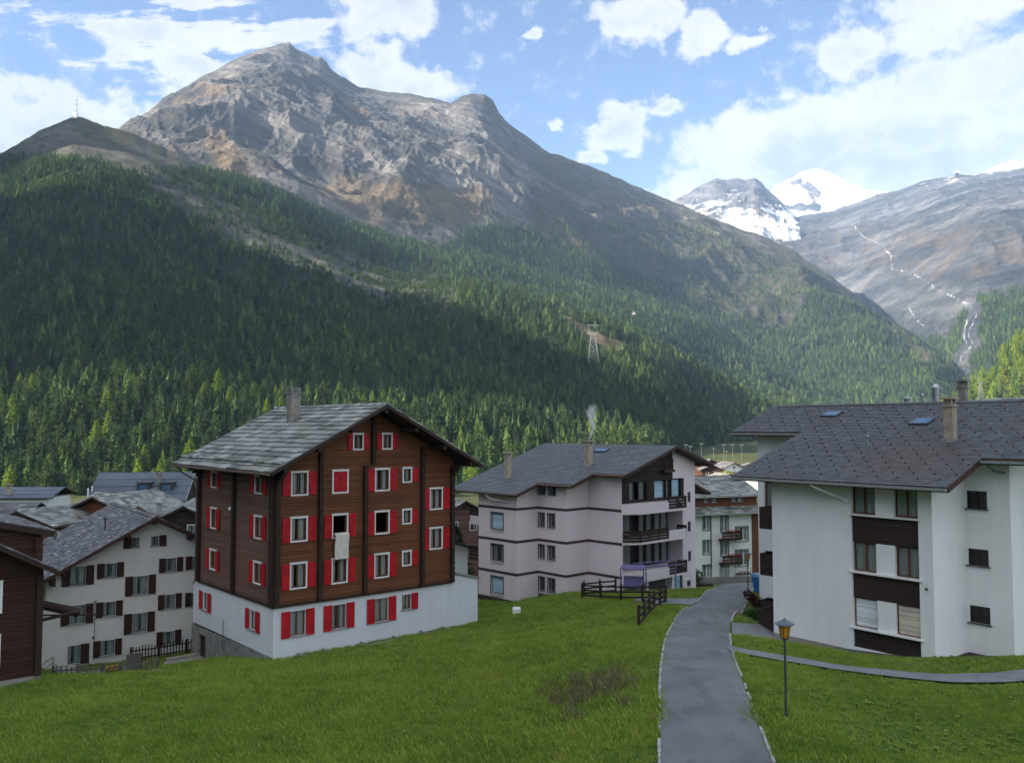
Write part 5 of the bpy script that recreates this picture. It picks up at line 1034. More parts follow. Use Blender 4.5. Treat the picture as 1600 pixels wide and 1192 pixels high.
c_ = math.sqrt(1 + .26 ** 2); pl = slope_plane((2.75, .35, -5.36), (0, 1, 0), (-1, 0, .26)); L_ = 7.55 * c_; tiles(rm, pl, [(0, 9.8, 0, L_)], .5, .35, .04, 42, .3, rag=.02); deck(dm, pl, [(0, 9.8, .02, L_)], .3)
put('roof', rm, M['slabW'], Dq); put('roof_timber', dm, M['trim'], Dq)
mb = MB(); fbox(mb, DF, 1.83, 2.13, -12.44, -7.5, 0, .2); put('corner_post', mb, M['trim'], Dq); mb = MB(); mb.box(1.85, 2.2, .55, .76, -7.3, -5.6); put('corner_post', mb, M['brown'], Dq)
gutter(Dq, (2.85, .4, -5.42), (2.85, 10, -5.42), 'metal', .07)
mb = MB(); mb.pipe([(2.85, .6, -5.5), (2.75, .7, -5.85), (2.25, .9, -6.1), (2.25, .9, -12)], .05); put('downpipe', mb, M['metal'], Dq)
mb = MB(); mb.box(-.6, -.4, -.9, 0, -6.9, -6.6); put('eave_bracket', mb, M['trim'], Dq)
mb = MB(); mb.tube((2.2, 1.5, -9.15), (4.3, 1.9, -9.95), .24, n=10); mb.tube((2.2, 1.2, -10.0), (4.2, 1.2, -9.75), .09, n=8); mb.tube((2.6, 2.4, -9.95), (5.2, 2.0, -10.2), .05, n=6); put('log_channel', mb, M['trim'], Dq)

# ------------------------------------------------------------------ generic smaller houses of the village
def house(name, label, x, y, rot, w_, d, zb, ze, slope, wallm, roofm, tw, th, thick, wins=(), over=.8, ridge_x=None, tim='trim', sash='sash', case='whitep', shm=None, group=None, side=(), gut='gutter', seed=50, dk=.18):
    o = thing(name, label, 'house', (x, y, 0), R(rot), group); rx_ = w_ / 2 if ridge_x is None else ridge_x; rz_ = ze + slope * rx_ + .2
    rf = lambda q: rz_ - dk - .03 - slope * abs(q - rx_); F0 = Fr((0, 0), (1, 0), (0, -1)); L0 = Fr((0, d), (0, -1), (-1, 0)); mb = MB()
    tp = [(0, rf(0)), (rx_, rf(rx_)), (w_, rf(w_))]
    wall(mb, F0, 0, w_, zb, tp, [q[:4] for q in wins]); wall(mb, Fr((0, d), (1, 0), (0, 1)), 0, w_, zb, tp); wall(mb, L0, 0, d, zb, rf(0), [q[:4] for q in side]); wall(mb, Fr((w_, 0), (0, 1), (1, 0)), 0, d, zb, rf(w_)); put('wall', mb, M[wallm], o)
    for q in wins: window(F0, *q[:4], o, case=case, sash=sash, cw=.07, sh='LR' if shm else '', shw=.4, shm=shm or 'shut')
    for q in side: window(L0, *q[:4], o, case=case, sash=sash, cw=.07, sh='LR' if shm else '', shw=.4, shm=shm or 'shut')
    gable_roof(o, rx_, rz_, slope, -over, w_ + over, -over, d + over, roofm, tw, th, thick, seed, tim=tim, gut=gut, jit=.3, rag=.02, dk=dk); return o
# ------------------------------------------------------------------ 6. house at the end of the lane
K = thing('village_house', 'pale house with dark window frames and flower balconies at the end of the lane', 'house', (18.27, 97.55, 0), R(20.5)); KF = Fr((0, 0), (1, 0), (0, -1)); k7 = 7.0
kw = [(-3.33, -2.4, -11.6, -10.2), (-3.35, -2.4, -14.3, -12.85), (-3.4, -2.45, -16.95, -15.6), (-.95, -.03, -11.9, -10.2), (-1.0, -.05, -14.6, -12.85), (-1.02, -.08, -17.3, -15.5), (1.05, 2.65, -13.05, -11.5), (1.0, 2.62, -15.9, -14.15), (-6.2, -5.2, -11.6, -10.2), (-6.2, -5.2, -14.3, -12.85)]
kw = [(a + k7, b_ + k7, c_, d) for a, b_, c_, d in kw]
wl = MB(); wall(wl, KF, 0, k7 + 3.22, -19.5, -9.5, kw); wall(wl, Fr((0, 0), (0, 1), (-1, 0)), 0, 9, -19.5, -7.9); wall(wl, Fr((k7 + 4.4, 1), (0, 1), (1, 0)), 0, 8, -19.5, -7.9); wall(wl, Fr((0, 9), (1, 0), (0, 1)), 0, k7 + 4.4, -19.5, -7.9); put('wall', wl, M['white2'], K)
wl = MB(); fbox(wl, KF, k7 + 3.22, k7 + 4.4, -19.5, -9.5, -1, .06); uw = [(a + k7, b_ + k7, -8.6, -7.9) for a, b_ in ((-2.84, -2.14), (-1.75, -.98), (.87, 1.58), (1.72, 2.51))]
UF = Fr((0, .6), (1, 0), (0, -1)); wall(wl, UF, 0, k7 + 4.4, -9.5, -7.6, uw); put('wood_wall', wl, M['log'], K)
for q in kw: window(KF, *q, K, case='bluef', cw=.12, sash='whitep', mull=1 if q[1] - q[0] < 1.2 else 2)
for q in uw: window(UF, *q, K, case='bluef', cw=.06, sash='whitep', mull=1)
pm_ = MB(); dm = MB()
pl = slope_plane((-.6, -.9, -9.75), (1, 0, 0), (0, 1, .45)); tiles(pm_, pl, [(0, 12.2, 0, 1.65)], .6, .42, .04, 61, .35, rag=.03); deck(dm, pl, [(0, 12.2, .02, 1.64)], .12)
pl = slope_plane((-.6, -.1, -7.85), (1, 0, 0), (0, 1, .4)); tiles(pm_, pl, [(0, 12.4, 0, 5.3)], .7, .48, .05, 62, .35, rag=.04); deck(dm, pl, [(0, 12.4, .02, 5.3)], .16)
pl = slope_plane((-.6, 10.0, -7.85), (1, 0, 0), (0, -1, .4)); tiles(pm_, pl, [(0, 12.4, 0, 5.5)], .7, .48, .05, 63, .35, rag=.04); deck(dm, pl, [(0, 12.4, .02, 5.5)], .16)
put('roof', pm_, M['slab'], K); put('roof_timber', dm, M['trim'], K)
gutter(K, (-.5, -.98, -9.83), (11.5, -.98, -9.83), 'gutterg', .06); gutter(K, (-.5, -.18, -7.93), (11.7, -.18, -7.93), 'gutterg', .06)
mb = MB(); fbox(mb, KF, k7 - 2.38, k7 - 2.28, -19, -9.6, 0, .08); put('downpipe', mb, M['greyf'], K)
M['flower'] = simple('red_geraniums', (.30, .03, .02), .8, .6, 9); M['leafg'] = simple('flower_box_leaves', (.05, .10, .02), .8, .5, 9)
def leafblob(mb, c, rx_, ry_, rz_, n, q, r_, m=0):
    for i in range(n):
        d = Vector((r_.gauss(0, 1), r_.gauss(0, 1), r_.gauss(0, 1))).normalized() * r_.uniform(.55, 1.05) ; p = Vector((c[0] + d.x * rx_, c[1] + d.y * ry_, c[2] + d.z * rz_))
        a = Vector((r_.uniform(-1, 1), r_.uniform(-1, 1), r_.uniform(-1, 1))).normalized() * q * r_.uniform(.6, 1.3); b_ = a.cross(Vector((r_.uniform(-1, 1), r_.uniform(-1, 1), r_.uniform(-1, 1)))).normalized() * q * .55
        mb.poly([p - a, p + b_, p + a, p - b_], m)
for z in (-12.7, -15.4):
    mb = MB(); fbox(mb, KF, k7 - 1.35, k7 + 1.15, z - .12, z, 0, 1.0); put('balcony_floor', mb, M['trim'], K)
    rail(KF, k7 - 1.4, k7 + 1.2, z, z + .85, 1.0, K, 'trimr', 3)
    r_ = random.Random(4); mb = MB(); leafblob(mb, KF.P(k7, z + .92, 1.08), 1.15, .14, .16, 260, .07, r_, 0); leafblob(mb, KF.P(k7 - .5, z + .75, 1.1), .8, .12, .2, 120, .07, r_, 1); leafblob(mb, KF.P(k7 + .7, z + .1, 1.1), .15, .1, .6, 60, .06, r_, 1); put('flower_boxes', mb, [M['flower'], M['leafg']], K)
mb = MB(); fbox(mb, KF, k7 + .9, k7 + 2.7, -16.9, -16.65, .1, .5); leafblob(mb, KF.P(k7 + 1.8, -16.55, .35), .85, .18, .12, 120, .07, random.Random(5), 1); put('window_box', mb, [M['trimr'], M['flower']], K)
# wall and railing that close the lane
o = thing('retaining_wall', 'low stone wall with a tubular railing at the end of the lane', 'wall', (17.6, 88.0, gz(20, 88) - .9), R(8)); mb = MB(); mb.box(0, 7.0, 0, .3, 0, 1.55); put('wall', mb, M['stonew'], o)
mb = MB()
for k in range(4): mb.tube((0, .15, 1.7 + .22 * k), (7, .15, 1.7 + .22 * k), .025, n=6)
for k in range(5): mb.tube((.1 + 1.7 * k, .15, 1.5), (.1 + 1.7 * k, .15, 2.4), .03, n=6)
put('railing', mb, M['metal'], o)

# ------------------------------------------------------------------ far houses, one by one
g4 = [(1.0, 1.9, -9.9, -8.9)]
house('slab_roof_house', 'house with a large stone slab roof behind the cream house', -47.5, 91.0, -12, 9.5, 9, -18, -9.3, .42, 'log', 'slab', .7, .5, .05, (), seed=71, over=1.0)
house('slab_roof_house', 'stone roofed house with a small timber gable above the cream house roof', -44.0, 93.5, 52, 9, 10, -18, -10.2, .50, 'white2', 'slab', .7, .5, .05, [(3.4, 4.3, -10.2, -9.2), (5.2, 6.1, -10.2, -9.2)], seed=72)
o = house('timber_gable_house', 'little light timber gable peeping over the cream house roof', -38.4, 84.0, 20, 4.2, 6, -17, -9.0, .55, 'logL', 'slab', .6, .45, .05, [(1.7, 2.4, -10.3, -9.5)], seed=73, over=.6, tim='sash')
house('sheet_roof_house', 'chalet with a blue grey sheet metal roof and dormers before the forest', -59.5, 116.5, 14, 12.5, 10, -22, -10.6, .72, 'darkw', 'tinroof', 2.2, 1.6, .03, (), seed=74, over=.9, tim='greyf', ridge_x=6.2, side=[(2, 3, -12, -11)]) if False else None
# blue grey sheet roof, ridge across the view
S4 = thing('sheet_roof_house', 'chalet with a blue grey sheet metal roof and dormers before the forest', 'house', (-55.0, 116.0, 0), R(8))
mb = MB(); wall(mb, Fr((0, 0), (1, 0), (0, -1)), 0, 10.5, -22, -9.2); L4 = Fr((0, 0), (0, 1), (-1, 0)); tp = [(0, -9.2), (4.5, -6.3), (9, -9.2)]; wall(mb, L4, 0, 9, -22, tp); wall(mb, Fr((10.5, 0), (0, 1), (1, 0)), 0, 9, -22, tp); wall(mb, Fr((0, 9), (1, 0), (0, 1)), 0, 10.5, -22, -9.2); put('wall', mb, M['darkw'], S4)
rm, dm = MB(), MB()
for y0_, sg in ((-.9, 1), (9.9, -1)): pl = slope_plane((-1.6, y0_, -9.75), (1, 0, 0), (0, sg, .655)); tiles(rm, pl, [(0, 12.8, 0, 6.45)], 2.1, 1.62, .05, 75, .05); deck(dm, pl, [(0, 12.8, .02, 6.44)], .15)
put('roof', rm, M['tinroof'], S4); put('roof_timber', dm, M['whitep'], S4)
for x_ in (5.2, 8.2):
    mb = MB(); mb.box(x_ - .8, x_ + .8, .9, 3, -9.0, -7.5); mb.box(x_ - 1.0, x_ + 1.0, .7, 3.3, -7.5, -7.35, 1); mb.box(x_ - .5, x_ + .5, .87, .92, -8.5, -7.8, 2); put('dormer', mb, [M['greyf'], M['tinroof'], M['skyglass']], S4)
chimney(S4, 6.9, 2.2, -9, -6.6, .6, .6, M['chimg'], 'x')
mb = MB(); 
for y_ in (-.7, .9, 2.6): mb.box(-1.4, -1.25, y_, y_ + .15, -9.6 + max(0, y_) * .6, -8.0 + max(0, y_) * .2)
put('gable_post', mb, M['whitep'], S4)
# long pale house far left, ridge across the view
S1_ = thing('long_house', 'long pale house with a grey sheet roof at the far left', 'house', (-84.0, 127.0, 0), R(4))
mb = MB(); mb.box(0, 15.5, 0, 8, -22, -10.4); put('wall', mb, M['white2'], S1_)
rm, dm = MB(), MB()
for y0_, sg in ((-.6, 1), (8.6, -1)): pl = slope_plane((-.8, y0_, -10.35), (1, 0, 0), (0, sg, .30)); tiles(rm, pl, [(0, 17.2, 0, 4.8)], 1.8, 1.6, .04, 76, .05); deck(dm, pl, [(0, 17.2, .02, 4.78)], .12)
put('roof', rm, M['tinroof'], S1_); put('roof_timber', dm, M['trim'], S1_); chimney(S1_, 9.5, 1.2, -10, -8.8, .6, .6, M['chim'], 'x')
house('chalet', 'low chalet with a small gable and white window at the far left', -50.2, 84.0, -8, 6.2, 10, -17, -9.3, .36, 'log', 'slab', .7, .5, .05, [(3.3, 4.0, -9.9, -9.1), (4.3, 5.0, -9.9, -9.1)], seed=77, over=.7)
S7 = thing('slab_roof_house', 'wide slab roof at the left edge between the brown house and the long pale house', 'house', (-62.0, 88.0, 0), R(2)); mb = MB(); mb.box(0, 11.5, 0, 8, -18, -9.7); put('wall', mb, M['log'], S7)
rm, dm = MB(), MB()
for y0_, sg in ((-.9, 1), (8.9, -1)): pl = slope_plane((-.6, y0_, -10.0), (1, 0, 0), (0, sg, .42)); tiles(rm, pl, [(0, 12.7, 0, 5.3)], .7, .5, .05, 78, .3, rag=.03); deck(dm, pl, [(0, 12.7, .02, 5.3)], .15)
put('roof', rm, M['slabW'], S7); put('roof_timber', dm, M['trim'], S7); chimney(S7, 7.5, 1.6, -9.6, -8.0, .6, .6, M['chim'], 'x')
house('dark_chalet', 'almost black chalet gable with pale blue windows left of the red shuttered house', -34.3, 83.0, 14, 5.6, 8, -18, -9.1, .50, 'darkw', 'slab', .7, .5, .05, [(1.0, 1.6, -10.6, -9.4), (3.2, 3.9, -10.6, -9.4), (1.0, 1.6, -13.2, -12.0), (3.2, 3.9, -13.2, -12.0)], seed=79, over=.6, case='whitep', sash='bluef')
chimney(None, 0, 0, 0, 1, .1, .1, M['chim']) if False else None
house('white_house', 'narrow white house with a beige chimney tucked behind the cream house gable', -38.0, 87.0, 10, 4.4, 6, -18, -10.3, .4, 'white2', 'slab', .7, .5, .05, [(.8, 1.3, -11.5, -10.6)], seed=80, over=.4)
o = thing('chimney_stack', 'tall beige chimney with a stone cap between the cream house and the dark chalet', 'chimney', (-34.9, 86.0, 0)); mb = MB(); mb.box(-.6, .6, -.5, .5, -17, -8.5); put('shaft', mb, M['chim'], o); mb = MB(); mb.box(-.8, .8, -.7, .7, -8.5, -8.35); mb.box(-.2, .2, -.2, .2, -8.35, -7.4); mb.box(-.4, .4, -.4, .4, -7.45, -7.35); put('cap', mb, M['sill'], o)
# between the timber house and the pink house
house('grey_roof_house', 'white house with a grey slab roof seen between the timber house and the pink house', -8.8, 84.0, 36, 5.4, 9, -19, -12.0, .36, 'white', 'tileP', .5, .4, .03, [], seed=81, over=.7)
house('timber_house', 'timber gabled house with a stone roof behind the left end of the pink house', -9.0, 100.0, 28, 7.5, 8, -21, -10.6, .5, 'logL', 'slab', .7, .5, .05, [(2.2, 3.0, -12, -11), (4.6, 5.4, -12, -11)], seed=82)
house('white_house', 'low white house half hidden at the left foot of the pink house', -7.5, 76.5, 40, 4.4, 5, -18, -13.6, .30, 'white', 'slab', .6, .45, .05, [(1.2, 1.9, -15.2, -14.4)], seed=83, over=.35)
# sunlit houses on the valley floor
house('white_house', 'sunlit white house with a brown roof in the gap beside the pink house', 78.4, 323, 10, 9.2, 11, -28, -15.2, .42, 'white', 'slabW', 1.2, .9, .06, [(1.5, 2.4, -17.5, -16.3), (4.1, 5.0, -17.5, -16.3), (6.7, 7.6, -17.5, -16.3), (4.1, 5.0, -15.2, -14.4)], seed=84)
house('red_brown_house', 'small red brown house with pale windows left of the sunlit white house', 70.5, 322, -6, 7.6, 9, -28, -15.6, .45, 'brown', 'slabW', 1.2, .9, .06, [(1.5, 2.4, -17.6, -16.6), (4.4, 5.3, -17.6, -16.6)], seed=85)
house('brown_house', 'brown timber house with a low roof behind the sunlit white house', 74.5, 340, 30, 8.6, 9, -28, -14.5, .42, 'brown', 'slabW', 1.2, .9, .06, [(2, 3, -16, -15), (5, 6, -16, -15)], seed=86)
house('grey_roof_house', 'grey roofed low building in front of the sunlit white house', 66.5, 285, 12, 10.5, 8, -27, -17.0, .30, 'white2', 'slab', 1.2, .9, .06, [(2, 3, -19.5, -18.5)], seed=87)
house('white_house', 'farthest right of the pale houses on the valley floor', 90.0, 345, -10, 9, 10, -28, -16.2, .4, 'white2', 'slabW', 1.2, .9, .06, [(2, 3, -18, -17), (5.6, 6.6, -18, -17)], seed=88)
# roofs behind the big white house
house('dark_chalet', 'dark gable of a chalet just rising above the big slate roof at the far right', 38.0, 66.5, 12, 6.5, 9, -8, 0.55, .48, 'darkw', 'slab', .6, .45, .04, [], seed=89, over=.6)
house('stone_roof_house', 'stone slab roof with a round chimney at the right edge behind the big slate roof', 46.5, 72.0, 20, 7, 8, -8, 0.6, .3, 'white2', 'slab', .6, .45, .04, [], seed=90, over=.7)

# ------------------------------------------------------------------ lamps, fences and small things
M['amber'] = None
m, t, b = new_mat('amber_lantern_glass'); b.inputs['Base Color'].default_value = (.62, .27, .025, 1); b.inputs['Roughness'].default_value = .25; b.inputs['Specular IOR Level'].default_value = .6; M['amber'] = m
def lamp(x, y, top, label):
    z = gz(x, y); o = thing('street_lamp', label, 'street lamp', (x, y, z), 0, 'old fashioned street lamps'); h = top - z
    mb = MB(); mb.tube((0, 0, -.3), (0, 0, .25), .07); mb.tube((0, 0, .25), (0, 0, h - .62), .038); mb.tube((0, 0, h - .66), (0, 0, h - .58), .07, .05); put('post', mb, M['greyf'], o)
    mb = MB(); mb.tube((0, 0, h - .58), (0, 0, h - .16), .11, .19, n=6); put('lantern', mb, M['amber'], o)
    mb = MB()
    for i in range(6): a = math.pi * 2 * i / 6 + .0; mb.tube((.115 * math.cos(a), .115 * math.sin(a), h - .58), (.2 * math.cos(a), .2 * math.sin(a), h - .15), .012, n=4)
    mb.tube((0, 0, h - .6), (0, 0, h - .57), .13, .13, n=6); put('lantern_frame', mb, M['trim'], o)
    mb = MB(); mb.tube((0, 0, h - .16), (0, 0, h - .13), .30, .30, n=12); mb.tube((0, 0, h - .13), (0, 0, h - .02), .29, .07, n=12); mb.ball((0, 0, h), .045, n=8); put('lamp_roof', mb, M['bluef'], o)
lamp(8.62, 27.7, -6.05, 'nearest street lamp on the grass right of the lane, with amber lantern'); lamp(16.75, 62.0, -8.8, 'distant street lamp at the corner of the white house beside the hedge')
M['fencew'] = simple('dark_creosoted_wood', (.030, .020, .017), .8, .35, 4)
def fence(name, label, cat, pts, rails, hgt, spacing, post=.13, mat='fencew', pick=None, rt=.11):
    c0 = pts[0]; o = thing(name, label, cat, (c0[0], c0[1], gz(*c0)), 0); base = o.location.copy(); prev = None
    P_ = [Vector(p) for p in pts]; pos = []
    for a, b_ in zip(P_[:-1], P_[1:]):
        n = max(1, round((b_ - a).length / spacing)); pos += [a + (b_ - a) * i / n for i in range(n)]
    pos.append(P_[-1]); L = [Vector((p.x, p.y, gz(p.x, p.y))) - base for p in pos]; rm = MB()
    for i, p in enumerate(L):
        mb = MB(); mb.box(p.x - post / 2, p.x + post / 2, p.y - post / 2, p.y + post / 2, p.z - .3, p.z + hgt); put('post', mb, M[mat], o)
    for rz_ in rails:
        for a, b_ in zip(L[:-1], L[1:]):
            d = (b_ - a); d.z = 0; nn = Vector((d.y, -d.x, 0)).normalized() * (post / 2 + .02); q0, q1 = a + nn, b_ + nn; t_ = nn.normalized() * .03
            rm.hexa([q0 - t_ + Vector((0, 0, rz_)), q1 - t_ + Vector((0, 0, rz_)), q1 + t_ + Vector((0, 0, rz_)), q0 + t_ + Vector((0, 0, rz_)), q0 - t_ + Vector((0, 0, rz_ + rt)), q1 - t_ + Vector((0, 0, rz_ + rt)), q1 + t_ + Vector((0, 0, rz_ + rt)), q0 + t_ + Vector((0, 0, rz_ + rt))])
    put('rails', rm, M[mat], o)
    if pick:
        pk = MB()
        for a, b_ in zip(L[:-1], L[1:]):
            d = (b_ - a); n = max(2, round(d.length / pick)); dd = Vector((d.x, d.y, 0)).normalized(); nn = Vector((dd.y, -dd.x, 0)) * (post / 2 + .06)
            for i in range(n):
                p = a + d * (i + .5) / n + nn; e1, e2 = dd * .035, Vector((dd.y, -dd.x, 0)) * .012; hh = hgt * rnd.uniform(.92, 1.08)
                pk.hexa([p - e1 - e2 + Vector((0, 0, .06)), p + e1 - e2 + Vector((0, 0, .06)), p + e1 + e2 + Vector((0, 0, .06)), p - e1 + e2 + Vector((0, 0, .06)), p - e1 - e2 + Vector((0, 0, hh)), p + e1 - e2 + Vector((0, 0, hh)), p + e1 + e2 + Vector((0, 0, hh)), p - e1 + e2 + Vector((0, 0, hh))])
        put('pickets', pk, M[mat], o)
    return o
fence('board_fence', 'dark board fence turning the corner between the meadow and the pink house', 'fence', [(6.6, 45.6), (8.6, 53.0), (10.1, 57.6), (7.6, 61.0), (5.2, 64.8)], (.22, .58, .92), 1.15, 2.2, .15)
fence('board_fence', 'short dark fence climbing in front of the stepped wall of the pink house', 'fence', [(5.4, 65.6), (7.9, 66.6)], (.25, .6, .95), 1.2, 1.3, .14)
fence('picket_fence', 'weathered brown picket fence under the windows of the cream house', 'fence', [(-26.2, 60.3), (-23.2, 62.5), (-20.4, 64.5)], (.25, .75), 1.05, 1.6, .1, 'trim', .2, .07)
M['greywood'] = simple('grey_weathered_wood', (.14, .125, .11), .9, .35, 4)
fence('picket_fence', 'low grey broken picket fence beside the small terrace', 'fence', [(-25.4, 48.6), (-23.6, 50.6), (-22.0, 51.8), (-21.2, 52.6)], (.2, .5), .78, 1.1, .1, 'greywood', .26, .08)
# steps rail by the terrace
o = thing('steel_railing', 'steel tube stair railing between the brown house and the cream house', 'railing', (-27.3, 52.2, gz(-27.3, 52.2)), R(-30)); mb = MB()
for k in range(3): mb.pipe([(-1.3, 0, .0 + .35 * k), (0, 0, .75 + .35 * k), (1.9, 0, .15 + .35 * k)], .028)
put('rails', mb, M['metal'], o)
for x_, z_ in ((-1.3, .7), (0, 1.45), (1.9, .85)): mb = MB(); mb.tube((x_, 0, -.6), (x_, 0, z_), .03); put('post', mb, M['metal'], o)
o = thing('stone_steps', 'concrete steps rising to the cream house behind the steel railing', 'steps', (-27.6, 52.9, gz(-27.6, 52.9)), R(-30)); mb = MB()
for k in range(4): mb.box(-.1, 1.6 - .38 * k, 0, 1.3, -.4, .16 * (k + 1))
put('treads', mb, M['plinth'], o)
o = thing('flower_tub', 'wooden tub of yellow flowers on the terrace', 'flower tub', (-24.6, 54.0, gz(-24.6, 54.0))); mb = MB(); mb.tube((0, 0, 0), (0, 0, .42), .28, .36, n=14); put('tub', mb, M['trim'], o)
mb = MB(); r_ = random.Random(9); leafblob(mb, (0, 0, .52), .38, .38, .14, 160, .06, r_, 0); leafblob(mb, (0, 0, .62), .4, .4, .12, 220, .06, r_, 1); put('flowers', mb, [M['leafg'], simple('yellow_petals', (.75, .38, .01), .7, .2, 6)], o)
mb = MB(); mb.box(-.45, .45, -.04, .04, -.1, 1.15); o = put('wood_screen', mb, M['greywood']); o.location = (-24.3, 56.4, gz(-24.3, 56.4)); o.rotation_euler = (0, 0, R(30)); tag(o, 'weathered wooden screen beside the yellow flowers', 'screen')
# garden canopy by the pink house
M['purple'] = simple('lilac_canvas', (.14, .125, .26), .8, .12, 5); o = thing('garden_swing', 'lilac garden swing seat with a canopy frame at the foot of the pink house', 'garden swing', (9.1, 65.5, gz(9.1, 65.5)), R(-12)); 
mb = MB(); mb.hexa([(-.9, -.3, 1.85), (.9, -.3, 1.85), (.9, .7, 2.0), (-.9, .7, 2.0), (-.9, -.3, 1.92), (.9, -.3, 1.92), (.9, .7, 2.07), (-.9, .7, 2.07)]); put('canopy', mb, M['purple'], o)
mb = MB()
for a in (-.95, .95):
    mb.tube((a, -.6, 0), (a, 0, 1.9), .04, n=6); mb.tube((a, .6, 0), (a, 0, 1.9), .04, n=6)
mb.tube((-.95, 0, 1.9), (.95, 0, 1.9), .04, n=6); put('frame', mb, M['purple'], o)
mb = MB(); mb.box(-.75, .75, -.35, .25, .5, .62); mb.hexa([(-.75, .22, .6), (.75, .22, .6), (.75, .32, .6), (-.75, .32, .6), (-.75, .42, 1.25), (.75, .42, 1.25), (.75, .52, 1.25), (-.75, .52, 1.25)]); put('seat', mb, M['purple'], o)
o = thing('awning_frame', 'long lilac awning frame over the terrace of the pink house', 'awning', (9.9, 65.7, gz(10, 66)), R(38)); mb = MB()
for a in (0, 3.6): mb.tube((a, 0, 0), (a, 0, 1.95), .05, n=6)
mb.tube((-.2, 0, 1.95), (4.4, 0, 1.75), .06, n=6); mb.tube((-.2, .9, 2.15), (4.4, .9, 1.95), .05, n=6); put('frame', mb, M['purple'], o); mb = MB(); mb.hexa([(-.2, 0, 1.98), (4.4, 0, 1.78), (4.4, .9, 1.98), (-.2, .9, 2.18), (-.2, 0, 2.0), (4.4, 0, 1.8), (4.4, .9, 2.0), (-.2, .9, 2.2)])
mb = MB(); mb.box(-.28, .28, -.2, .2, -.1, .34); mb.hexa([(-.3, -.22, .34), (.3, -.22, .34), (.3, .22, .34), (-.3, .22, .34), (-.22, -.1, .46), (.22, -.1, .46), (.22, .1, .46), (-.22, .1, .46)]); o = put('marker_stone', mb, M['whitep']); o.location = (.32, 61.5, gz(.32, 61.5)); tag(o, 'small white marker standing in the grass before the pink house', 'marker')
# things beside the white house
o = thing('waste_container', 'blue waste container behind the street lamp beside the white house', 'container', (17.6, 60.6, gz(17.6, 60.6)), R(20)); mb = MB(); mb.hexa([(-.6, -.5, .15), (.6, -.5, .15), (.6, .5, .15), (-.6, .5, .15), (-.75, -.6, 1.25), (.75, -.6, 1.25), (.75, .6, 1.25), (-.75, .6, 1.25)]); put('body', mb, simple('blue_plastic', (.02, .12, .34), .4, .1, 4), o)
mb = MB(); mb.hexa([(-.8, -.65, 1.25), (.8, -.65, 1.25), (.8, .65, 1.25), (-.8, .65, 1.25), (-.75, -.5, 1.4), (.75, -.5, 1.4), (.75, .5, 1.45), (-.75, .5, 1.45)]); put('lid', mb, simple('pale_blue_plastic', (.10, .26, .42), .4, .1, 4), o)
for a in (-.5, .5): mb = MB(); mb.tube((a, -.45, .08), (a, -.38, .08), .08, n=10); put('wheel', mb, M['greyf'], o)
def bxy(x_, y_): return world_pt(B, x_, y_)
x_, y_ = bxy(2.2, 10.6); o = thing('terrace_screen', 'low dark timber terrace screen at the left foot of the white house', 'screen', (x_, y_, -12.2), R(37.6)); mb = MB(); mb.box(-1.5, -1.4, -1.9, -.45, 0, 2.2); mb.box(-1.4, 1.6, -.55, -.45, 0, 2.2); put('boards', mb, M['darkw'], o); mb = MB(); mb.box(-1.4, 4.2, -1.9, -.55, .9, 1.0); put('floor', mb, M['slabs_path'], o)
x_, y_ = bxy(1.5, 9.25); o = thing('garden_chair', 'white wire garden chair on the terrace against the white house', 'chair', (x_, y_, -10.9), R(60)); mb = MB()
for a in (-.22, .22):
    for c_ in (-.2, .2): mb.tube((a, c_, -.3), (a, c_, .45), .015, n=5)
put('legs', mb, M['whitep'], o); mb = MB(); mb.box(-.24, .24, -.22, .22, .43, .47); put('seat', mb, M['whitep'], o); mb = MB()
for k in range(6): mb.tube((-.2 + .08 * k, .2, .47), (-.2 + .08 * k, .26, .95), .012, n=5)
mb.tube((-.22, .26, .95), (.22, .26, .95), .015, n=5); mb.tube((-.22, .23, .7), (.22, .23, .7), .012, n=5); put('backrest', mb, M['whitep'], o)
x_, y_ = bxy(2.2, 9.65); o = thing('garden_parasol', 'folded white parasol on the terrace beside the white house', 'parasol', (x_, y_, -11.2)); mb = MB(); mb.tube((0, 0, 0), (0, 0, 2.2), .025); put('pole', mb, M['whitep'], o); mb = MB(); mb.tube((0, 0, .75), (0, 0, 2.15), .26, .04, n=10); put('canvas', mb, M['whitep'], o)

# bushes and garden trees
M['leaf'] = foliage('garden_leaves', [(0, (.035, .075, .018)), (1, (.06, .11, .025))]); M['leafr'] = foliage('dark_red_leaves', [(0, (.045, .012, .014)), (1, (.075, .02, .018))]); M['leafy'] = foliage('yellow_green_leaves', [(0, (.16, .20, .03)), (1, (.20, .24, .04))])
def bush(name, label, cat, x, y, rx_, rz_, mat, n, q, z=None, tr=.0, seed=1, ry_=None):
    r_ = random.Random(seed); o = thing(name, label, cat, (x, y, gz(x, y) if z is None else z)); mb = MB()
    for k in range(7): a = r_.uniform(0, 6.28); leafblob(mb, (rx_ * .5 * math.cos(a), (ry_ or rx_) * .5 * math.sin(a), tr + rz_ * r_.uniform(.6, 1.3)), rx_ * .6, (ry_ or rx_) * .6, rz_ * .55, n // 7, q, r_)
    put('foliage', mb, M[mat], o); mb = MB()
    for k in range(5): a = r_.uniform(0, 6.28); mb.tube((0, 0, -.2), (rx_ * .5 * math.cos(a), (ry_ or rx_) * .5 * math.sin(a), tr + rz_), max(.03, tr * .05), .015, n=5)
    put('stems', mb, M['bark'], o)
bush('shrub', 'leafy green shrub in the bed at the right end of the pink house', 'shrub', 16.6, 82.5, 1.5, .95, 'leaf', 1500, .10, seed=3); bush('shrub', 'taller loose shrub against the pale house beside the pink house', 'shrub', 15.2, 85.5, 1.0, 1.7, 'leaf', 1100, .10, seed=4)
